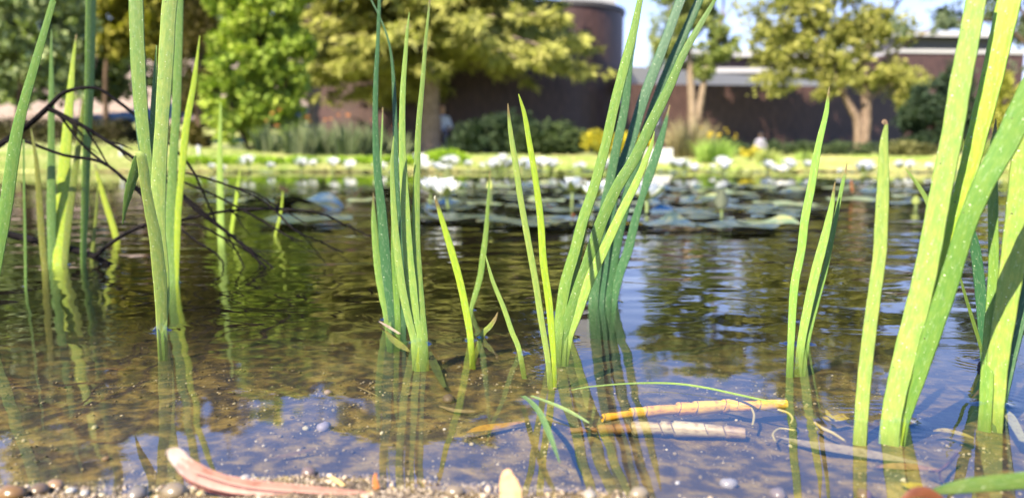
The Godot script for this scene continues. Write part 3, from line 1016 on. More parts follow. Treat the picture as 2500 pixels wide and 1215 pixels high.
func people() -> void:
	# bronze figure on a white block
	var o := at(1608, 388, 13.0)
	o.y = lawn_y(o.x, o.z)
	var t := thing("statue", "bronze standing nude figure on a white stone block by the water", "statue", o)
	var box := BoxMesh.new()
	var top := at(1608, 362, 13.0).y - o.y
	box.size = Vector3(0.385, top + 0.05, 0.385)
	put(box, "pedestal", mat("white_stone", Color(0.42, 0.41, 0.39), 0.7), t, Vector3(0, top / 2 - 0.025, 0))
	var H := at(1608, 250, 13.0).y - o.y - top
	var k := H / 1.75
	var bones := []
	for b in [
		[Vector3(0, 1.62, 0), Vector3(0, 1.68, 0.01), 0.085, 0.09], [Vector3(0, 1.42, 0), Vector3(0, 1.58, 0), 0.05, 0.05],
		[Vector3(-0.14, 1.40, 0), Vector3(0.14, 1.40, 0), 0.075, 0.075], [Vector3(0, 1.36, 0), Vector3(0, 1.05, 0.02), 0.14, 0.11],
		[Vector3(0, 1.05, 0.02), Vector3(0, 0.92, 0), 0.11, 0.15], [Vector3(-0.09, 0.90, 0), Vector3(-0.09, 0.48, 0.03), 0.1, 0.065],
		[Vector3(-0.09, 0.48, 0.03), Vector3(-0.10, 0.07, -0.02), 0.062, 0.04], [Vector3(0.09, 0.90, 0), Vector3(0.11, 0.48, 0.05), 0.1, 0.065],
		[Vector3(0.11, 0.48, 0.05), Vector3(0.13, 0.07, -0.02), 0.062, 0.04], [Vector3(-0.10, 0.05, -0.02), Vector3(-0.11, 0.03, 0.13), 0.045, 0.03], [Vector3(0.13, 0.05, -0.02), Vector3(0.15, 0.03, 0.13), 0.045, 0.03],
		[Vector3(-0.17, 1.40, 0), Vector3(-0.36, 1.18, 0.04), 0.055, 0.042], [Vector3(-0.36, 1.18, 0.04), Vector3(-0.42, 0.95, 0.12), 0.042, 0.03],
		[Vector3(0.17, 1.40, 0), Vector3(0.30, 1.55, 0.04), 0.055, 0.042], [Vector3(0.30, 1.55, 0.04), Vector3(0.24, 1.72, 0.10), 0.042, 0.03]]:
		bones.append([b[0] * k, b[1] * k, b[2] * k, b[3] * k])
	var bronze := mat("bronze", Color(0.10, 0.10, 0.10), 0.32)
	bronze.metallic = 0.75
	var f := put(sdf_body(bones, 0.016, 0.03), "figure", bronze, t, Vector3(-0.02, top, 0))
	f.rotation.y = 0.4

	person(at(1080, 372, 24.0), 0.46, "person in a pale blue shirt sitting beside the conifer trunk", Color(0.42, 0.47, 0.62), Color(0.05, 0.05, 0.09))
	person(at(1856, 372, 25.4), 0.03, "small person in a lavender grey top sitting low behind the box hedge", Color(0.25, 0.24, 0.30), Color(0.18, 0.19, 0.22))

func person(o: Vector3, seat: float, label: String, shirt: Color, trousers: Color) -> void:
	o.y = lawn_y(o.x, o.z)
	var t := thing("person", label, "person", o)
	var s := seat
	if s < 0.2: t.scale = Vector3.ONE * 0.64
	var skin := mat("skin", Color(0.42, 0.25, 0.17), 0.6)
	var head := Vector3(0, s + 0.80, 0)
	var bones := [[head, head + Vector3(0, 0.07, 0.01), 0.085, 0.09], [head - Vector3(0, 0.2, 0), head, 0.05, 0.05],
		[Vector3(-0.14, s + 0.55, 0), Vector3(0.14, s + 0.55, 0), 0.07, 0.07], [Vector3(0, s + 0.52, 0), Vector3(0, s + 0.15, 0), 0.13, 0.13],
		[Vector3(-0.17, s + 0.55, 0), Vector3(-0.26, s + 0.30, 0.05), 0.05, 0.04], [Vector3(-0.26, s + 0.30, 0.05), Vector3(-0.14, s + 0.18, 0.26), 0.04, 0.03],
		[Vector3(0.17, s + 0.55, 0), Vector3(0.26, s + 0.30, 0.05), 0.05, 0.04], [Vector3(0.26, s + 0.30, 0.05), Vector3(0.14, s + 0.18, 0.26), 0.04, 0.03],
		[Vector3(-0.09, s + 0.12, 0), Vector3(-0.12, s + 0.14, 0.42), 0.085, 0.065], [Vector3(0.09, s + 0.12, 0), Vector3(0.12, s + 0.14, 0.42), 0.085, 0.065],
		[Vector3(-0.12, s + 0.14, 0.42), Vector3(-0.12, 0.08, 0.46 + (0.0 if s > 0.2 else 0.3)), 0.06, 0.04], [Vector3(0.12, s + 0.14, 0.42), Vector3(0.12, 0.08, 0.46 + (0.0 if s > 0.2 else 0.3)), 0.06, 0.04]]
	put(sdf_body(bones, 0.035, 0.05), "body", skin, t)
	var sh := []
	for k in [2, 3, 4, 6]: sh.append([bones[k][0], bones[k][1], bones[k][2] + 0.025, bones[k][3] + 0.025])
	put(sdf_body(sh, 0.035, 0.05), "shirt", mat("cloth%s" % label.length(), shirt, 0.9), t)
	var tr := []
	for k in [8, 9, 10, 11]: tr.append([bones[k][0], bones[k][1], bones[k][2] + 0.02, bones[k][3] + 0.02])
	put(sdf_body(tr, 0.035, 0.05), "trousers", mat("trousers%s" % label.length(), trousers, 0.9), t)
	put(sdf_body([[head + Vector3(0, 0.09, -0.03), head + Vector3(0, 0.0, -0.06), 0.085, 0.07]], 0.03, 0.03), "hair", mat("hair", Color(0.03, 0.02, 0.015), 0.6), t)
	if s > 0.2:
		var bm := BoxMesh.new()
		bm.size = Vector3(1.1, 0.12, 0.42)
		var b := thing("garden_bench", "low plain wooden bench under the seated person by the conifer", "bench", o)
		put(bm, "seat", mat("bench_wood", Color(0.12, 0.08, 0.05), 0.8), b, Vector3(0, s - 0.06, 0.0))
		for x in [-0.45, 0.45]:
			var lm := BoxMesh.new()
			lm.size = Vector3(0.1, s - 0.1, 0.36)
			put(lm, "leg", mat("bench_wood", Color(0.12, 0.08, 0.05), 0.8), b, Vector3(x, (s - 0.12) / 2.0 - 0.02, 0))

# ---------------------------------------------------------------- water lilies

func pad_mesh(sd: int, curl: float, hump := 0.0) -> ArrayMesh:
	# a notched round leaf of radius 1 with a wavy rim; curl lifts part of the rim, hump bends the whole leaf
	var r := RandomNumberGenerator.new()
	r.seed = sd
	var s := Soup.new()
	var seg := 40
	var rings := [0.0, 0.3, 0.6, 0.85, 1.0]
	var ph := r.randf() * TAU
	var ca := r.randf() * TAU
	for under in 2:
		var k0 := s.v.size()
		for q in rings:
			for j in seg + 1:
				var a := lerpf(0.12, TAU - 0.12, float(j) / seg)
				var rr: float = q * (1.0 + 0.035 * sin(a * 3.0 + ph) + 0.02 * sin(a * 7.0 + ph * 2.0))
				var y: float = 0.03 * q * q * sin(a * 4.0 + ph) + 0.02 * q
				y += curl * pow(q, 4.0) * exp(-pow(wrapf(a - ca, -PI, PI) / 0.42, 2.0))
				y += hump * (cos(rr * cos(a - ca) * 1.9) - 0.35) * q
				s.v.append(Vector3(cos(a) * rr, y - under * 0.012, sin(a) * rr))
				s.u.append(Vector2(0.5 + 0.5 * cos(a) * rr, 0.5 + 0.5 * sin(a) * rr))
		for k in rings.size() - 1:
			for j in seg:
				var q := k0 + k * (seg + 1) + j
				for e in [q, q + 1, q + seg + 1, q + 1, q + seg + 2, q + seg + 1]: s.i.append(e)
	s.n.resize(s.v.size())
	s.n.fill(Vector3.ZERO)
	for k in range(0, s.i.size(), 3):
		var p := s.v[s.i[k]]
		var n := (s.v[s.i[k + 2]] - p).cross(s.v[s.i[k + 1]] - p)
		for e in 3: s.n[s.i[k + e]] += n
	var half := s.v.size() / 2
	for k in s.v.size():
		var n := s.n[k].normalized()
		if n.y < 0.0: n = -n
		if n == Vector3.ZERO: n = Vector3.UP
		s.n[k] = n if k < half else -n
	return s.mesh(true)

func petal_mesh(l: float, w: float, cup: float) -> ArrayMesh:
	var s := Soup.new()
	var nl := 6
	for k in nl + 1:
		var t := float(k) / nl
		var ww := w * sin(PI * pow(t, 0.75) * 0.93 + 0.12) * 0.5
		var y := cup * l * t * t
		for j in 5:
			var x := (j / 2.0 - 1.0)
			s.v.append(Vector3(x * ww, y + 0.22 * w * x * x, l * t))
			s.n.append(Vector3(-x * 0.5, 1.0, -cup * t).normalized())
	for k in nl:
		for j in 4:
			var q := k * 5 + j
			for e in [q, q + 1, q + 5, q + 1, q + 6, q + 5]: s.i.append(e)
	return s.mesh()

func join(dst: Soup, m: ArrayMesh, t: Transform3D, col: Color) -> void:
	var a := m.surface_get_arrays(0)
	var k := dst.v.size()
	for p in a[Mesh.ARRAY_VERTEX]:
		dst.v.append(t * p)
		dst.c.append(col)
	for n in a[Mesh.ARRAY_NORMAL]: dst.n.append((t.basis * n).normalized())
	for i in a[Mesh.ARRAY_INDEX]: dst.i.append(k + i)

func lily_parts(t: Node3D, detailed: bool, openness := 1.0) -> void:
	var pm := petal_mesh(0.058, 0.026, 0.35)
	var white := mat("lily_petal", Color(0.80, 0.80, 0.76), 0.5)
	white.backlight_enabled = true
	white.backlight = lin(0.6, 0.6, 0.5)
	var green := mat("lily_sepal", Color(0.28, 0.34, 0.05), 0.5)
	var joined := Soup.new()
	var k := 0
	for ring in [[7, 0.32, 1.0, 0.0], [7, 0.75, 0.94, 0.45], [6, 1.12, 0.82, 0.2]]:
		for j in ring[0]:
			var az: float = TAU * (j + ring[3]) / ring[0] + 0.1 * sin(k * 2.3)
			var b := Basis(Vector3.UP, az) * Basis(Vector3.RIGHT, -ring[1] * openness - 0.1 * sin(k * 1.7))
			var x := Transform3D(b.scaled_local(Vector3.ONE * ring[2]), Vector3(0, 0.004, 0))
			if detailed:
				var p := put(pm, "petal", white, t)
				p.transform = x
			else: join(joined, pm, x, Color.WHITE)
			k += 1
	if not detailed: put(joined.mesh(), "petals", white, t)
	for j in 4:
		var b := Basis(Vector3.UP, TAU * j / 4.0 + 0.4) * Basis(Vector3.RIGHT, -0.22 * openness)
		var sp := put(pm, "sepal", green, t)
		sp.transform = Transform3D(b.scaled_local(Vector3(1.05, 1.05, 0.98)), Vector3(0, 0.0, 0))
	var st := Soup.new()
	for j in 26:
		var az := j * 2.4
		var e := 0.15 + 0.8 * (j / 26.0)
		var dir := Vector3(cos(az) * sin(e), cos(e), sin(az) * sin(e)) * 0.02
		st.diamond(dir + Vector3(0, 0.006, 0), dir * 0.6, dir.cross(Vector3(0.3, 1, 0.2)).normalized() * 0.0025, Color(0.85, 0.55, 0.04))
	put(st.mesh(false, false), "stamens", vmat("stamen", 0.6), t)
	put(tube([[Vector3(0, 0.002, 0), 0.006], [Vector3(0.004, -0.06, 0), 0.0045], [Vector3(0.01, -0.16, 0), 0.004]], 6, 3), "stalk", mat("lily_stalk", Color(0.12, 0.16, 0.04), 0.5), t)

func bud(label: String, px: float, py: float, d: float, r: float, h: float, col: Color) -> void:
	var o := at(px, py, d)
	var t := thing("lily_bud", label, "flower bud", o)
	var p := []
	for k in 8:
		var q := k / 7.0
		p.append([Vector3(0, h * q, 0), r * maxf(sin(PI * pow(q * 0.94 + 0.04, 0.72)), 0.04)])
	put(tube(p, 14, 3), "bud", mat("bud_%s" % label.length(), col, 0.45), t)
	put(tube([[Vector3(0, 0.004, 0), 0.005], [Vector3(0.004, -o.y - 0.05, 0), 0.004], [Vector3(0.01, -o.y - 0.14, 0), 0.004]], 6, 3), "stalk", mat("lily_stalk", Color(0.12, 0.16, 0.04), 0.5), t)

func lilies() -> void:
	var pm := StandardMaterial3D.new()
	pm.resource_name = "lily_pad"
	pm.albedo_texture = noise_tex(256, 0.012, [[0.0, Color(0.022, 0.034, 0.02)], [0.45, Color(0.04, 0.055, 0.03)], [0.68, Color(0.075, 0.085, 0.035)], [1.0, Color(0.16, 0.11, 0.03)]], 4, 61)
	pm.roughness = 0.26
	pm.metallic_specular = 0.6
	var pm2 := StandardMaterial3D.new()
	pm2.resource_name = "old_lily_pad"
	pm2.albedo_texture = noise_tex(256, 0.012, [[0.0, Color(0.07, 0.11, 0.035)], [0.5, Color(0.14, 0.17, 0.055)], [0.76, Color(0.22, 0.20, 0.06)], [1.0, Color(0.24, 0.11, 0.04)]], 4, 62)
	pm2.roughness = 0.38
	var variants := []
	for k in 4: variants.append(pad_mesh(300 + k, 0.0))
	for k in 3: variants.append(pad_mesh(310 + k, 0.2))
	var r := RandomNumberGenerator.new()
	r.seed = 5
	var placed := []   # [x, z, r]
	var texts := ["round green water lily pad lying flat in the raft of pads", "water lily pad with its rim curled up showing the dark underside", "yellowing water lily pad with brown blotches in the raft of pads"]
	var zones := [[1040, 1960, 452, 556, 92, "lily pads of the raft in the middle of the pond"], [1980, 2480, 446, 500, 26, "lily pads of the sparse raft behind the thick iris leaves"], [470, 930, 462, 500, 12, "lily pads beyond the fallen branch"], [470, 2330, 402, 422, 90, "lily pads along the far bank"]]
	for zi in zones.size():
		var zn: Array = zones[zi]
		var n := 0
		var tries := 0
		while n < zn[4] and tries < 4000:
			tries += 1
			var a := on_level(0, zn[3]).z
			var b := on_level(0, zn[2]).z
			var z := lerpf(a, b, r.randf())
			var px := lerpf(zn[0], zn[1], r.randf())
			var x := (px - 1250.0) / FOCAL * -z
			if zi == 0 and px < 1150 and z > -2.4: continue
			if zi == 3 and -z > far_d(x) - 0.12: continue
			var rad := r.randf_range(0.075, 0.125)
			var ok := true
			for q in placed:
				if Vector2(q[0] - x, q[1] - z).length() < (q[2] + rad) * 0.80: ok = false
			if not ok: continue
			placed.append([x, z, rad])
			n += 1
			var v := r.randi() % 7
			var old := r.randf() < (0.34 if zi != 3 else 0.45)
			var o := put(variants[v], "lily_pad", pm2 if old else pm, null, Vector3(x, 0.007 + r.randf() * 0.004, z))
			o.rotation = Vector3(r.randfn() * 0.02, r.randf() * TAU, r.randfn() * 0.02)
			o.scale = Vector3.ONE * rad
			var text: String = texts[2] if old else texts[1] if v > 3 else texts[0]
			if zi == 1: text = text.replace("in the raft of pads", "in the sparse raft behind thick iris leaves").replace("showing the dark underside", "in the sparse raft behind thick iris leaves")
			elif zi == 2: text = text.replace("in the raft of pads", "beyond the fallen branch").replace("showing the dark underside", "beyond the fallen branch")
			elif zi == 3: text = text.replace("in the raft of pads", "along the far bank").replace("showing the dark underside", "along the far bank")
			elif v > 3 and not old: text = "water lily pad with dark curled up rim in the raft"
			tag(o, text, "lily pad", zn[5] + [", flat", ", curled", ", yellowing"][2 if old else 1 if v > 3 else 0])
	# the singular pads
	var big := [
		[[755, 500, 0.16, 0.0, 0.42, 0.3], "large lily pad humped up into a dark mound beyond the fallen branch"],
		[[745, 537, 0.16, 0.0, 0.0, 1.2], "broad pale lily pad floating alone in front of the dark humped pad"],
		[[585, 494, 0.16, 0.08, 0.0, 2.0], "blue green lily pad tilted up out of the water beyond the branch twigs"],
		[[1288, 541, 0.17, 0.0, 0.0, 0.4], "smooth pale lily pad at the near edge of the raft between thin iris leaves"],
		[[1800, 552, 0.13, 0.0, 0.0, 3.0], "wide blue grey lily pad with frayed raised rim at the near edge of raft"],
		[[1640, 549, 0.10, 0.28, 0.0, 4.2], "lily pad with a tall black curled rim at the near edge of raft"],
		[[1120, 532, 0.14, 0.34, 0.0, 3.6], "lily pad with steep dark curl beside the open white flower"],
		[[1480, 535, 0.15, 0.15, 0.0, 1.0], "bluish lily pad behind the leaning iris leaves at edge of raft"]]
	for q in big:
		var c: Array = q[0]
		var p := on_level(c[0], c[1], 0.01)
		var o := put(pad_mesh(330 + int(c[0]), c[3], c[4]), "lily_pad", pm, null, Vector3(p.x, 0.013, p.z))
		o.rotation.y = c[5]
		o.scale = Vector3.ONE * c[2] * 0.85
		tag(o, q[1], "lily pad")
	# open flowers near by
	var fl := [
		[1090, 478, 2.85, 1.15, 0.05, 0.9, "open white water lily with green sepals beside the curled dark pad"],
		[1052, 470, 3.1, 1.05, 0.1, 0.95, "white water lily partly hidden behind another open lily and iris leaf"],
		[1398, 468, 2.95, 1.0, -0.1, 0.85, "white water lily behind a leaning pale iris leaf in the raft"],
		[1448, 485, 2.75, 1.05, 0.1, 0.8, "white water lily with yellow green sepals between the leaning iris leaves"],
		[1480, 478, 2.9, 1.0, -0.05, 0.9, "white water lily half hidden by the dark leaning iris leaves"],
		[1580, 488, 2.7, 1.15, 0.12, 0.85, "bright white water lily beside the dark notched iris leaf"]]
	for q in fl:
		var t := thing("water_lily", q[6], "water lily", at(q[0], q[1], q[2]), "open water lilies on the raft of pads")
		lily_parts(t, true, q[5])
		t.scale = Vector3.ONE * q[3]
		t.rotation = Vector3(0.12, r.randf() * TAU, q[4])
	# flowers along the far bank
	var proto: Node3D = null
	var far := [[515, 408], [545, 413], [606, 402], [660, 408], [735, 405], [765, 402], [812, 402], [855, 408], [935, 411], [975, 404], [1025, 396], [1040, 412], [1082, 414], [1089, 398], [1101, 399], [1145, 403], [1176, 406], [1212, 404], [1227, 396], [1240, 408], [1275, 406], [1288, 412], [1320, 406], [1347, 409], [1405, 408], [1418, 408], [1482, 412], [1645, 408], [1668, 410], [1698, 417], [1739, 409], [1762, 400], [1772, 414], [1875, 410], [1900, 418], [1925, 410], [1972, 406], [2052, 420], [2108, 419], [2196, 407], [2222, 407], [2270, 408], [1570, 411], [1518, 414], [1205, 411], [1218, 409], [1252, 402], [1281, 410], [1296, 404], [1068, 412], [1096, 411], [1890, 413], [1912, 417], [1768, 408], [925, 408], [2116, 417]]
	for k in far.size():
		var q: Array = far[k]
		var d := r.randf_range(9.0, 9.9) if q[1] < 412 else r.randf_range(8.0, 9.0)
		var p := at(q[0], q[1] + 3, d)
		p.y = maxf(p.y, 0.02)
		var t: Node3D
		if proto == null:
			t = thing("water_lily", "", "water lily", p)
			lily_parts(t, false, 1.0)
			proto = t
		else:
			t = copy(proto, "water_lily")
			t.position = p
		t.scale = Vector3.ONE * (0.8 + 1.5 * pow(r.randf(), 0.8))
		t.rotation = Vector3(r.randf_range(0.0, 0.35), r.randf() * TAU, r.randfn() * 0.1)
		tag(t, "white water lily open in the row along the far bank", "water lily", "water lilies along the far bank")
	bud("closed grey green water lily bud standing on the raft of pads", 1762, 508, 2.55, 0.024, 0.064, Color(0.07, 0.08, 0.045))
	bud("small yellow green lily bud at the tip of a thin dark iris leaf", 1197, 462, 3.1, 0.013, 0.038, Color(0.35, 0.38, 0.08))
	bud("small striped green lily bud on open water by the thick iris leaves", 2237, 499, 3.0, 0.017, 0.036, Color(0.16, 0.19, 0.04))
	# fallen dry leaves on the raft
	var dry := [[2080, 470, 3.6, 30, 0.8, Color(0.26, 0.085, 0.018), "orange dry leaf standing upright on the water behind the pads"],
		[864, 478, 3.3, 26, 0.35, Color(0.34, 0.17, 0.08), "small curled brown leaf lying on the pads beyond the branch"],
		[700, 471, 3.6, 40, 0.1, Color(0.42, 0.28, 0.16), "tan dry leaf lying flat on the pads behind the dark humped pad"],
		[1345, 508, 2.6, 16, 0.3, Color(0.4, 0.14, 0.08), "tiny red brown leaf scrap on the pads between iris leaves"],
		[1400, 533, 2.4, 16, 0.3, Color(0.6, 0.14, 0.06), "tiny bright red leaf scrap at the near edge of the raft"],
		[1652, 497, 2.8, 22, 0.5, Color(0.16, 0.08, 0.03), "dark brown curled leaf on the pads near the big bud"]]
	for q in dry:
		var o := at(q[0], q[1], q[2])
		o.y = maxf(o.y, 0.014)
		var t := thing("dry_leaf", q[6], "dry leaf", o)
		var l: float = q[3] * q[2] / FOCAL
		var m := petal_mesh(l, l * 0.55, 0.25)
		var p := put(m, "blade", mat("dry_%s" % str(q[0]), q[5], 0.7), t)
		p.rotation = Vector3(-q[4] * 1.5, q[0] * 0.7, 0)
		put(tube([[Vector3.ZERO, 0.0012], [Vector3(0.004, -0.004, -0.012), 0.001]], 5, 2), "stalk", mat("dry_%s" % str(q[0]), q[5], 0.7), t)

# ---------------------------------------------------------------- iris leaves

# Each plant: [label, base pixel y of its depth, leaves]; each leaf: [points tip first, tint, yaw, lean, part of depth]
const LIGHT := 0
const MID := 1
const DEEP := 2
const LIME := 3
const OLIVE := 4

func tint(k: int) -> Color:
	var c: Color = [Color(0.235, 0.335, 0.065), Color(0.135, 0.235, 0.04), Color(0.042, 0.115, 0.042), Color(0.30, 0.39, 0.025), Color(0.17, 0.19, 0.025)][k]
	return Color(c.r * rng.randf_range(0.9, 1.1), c.g * rng.randf_range(0.93, 1.07), c.b * rng.randf_range(0.85, 1.15))

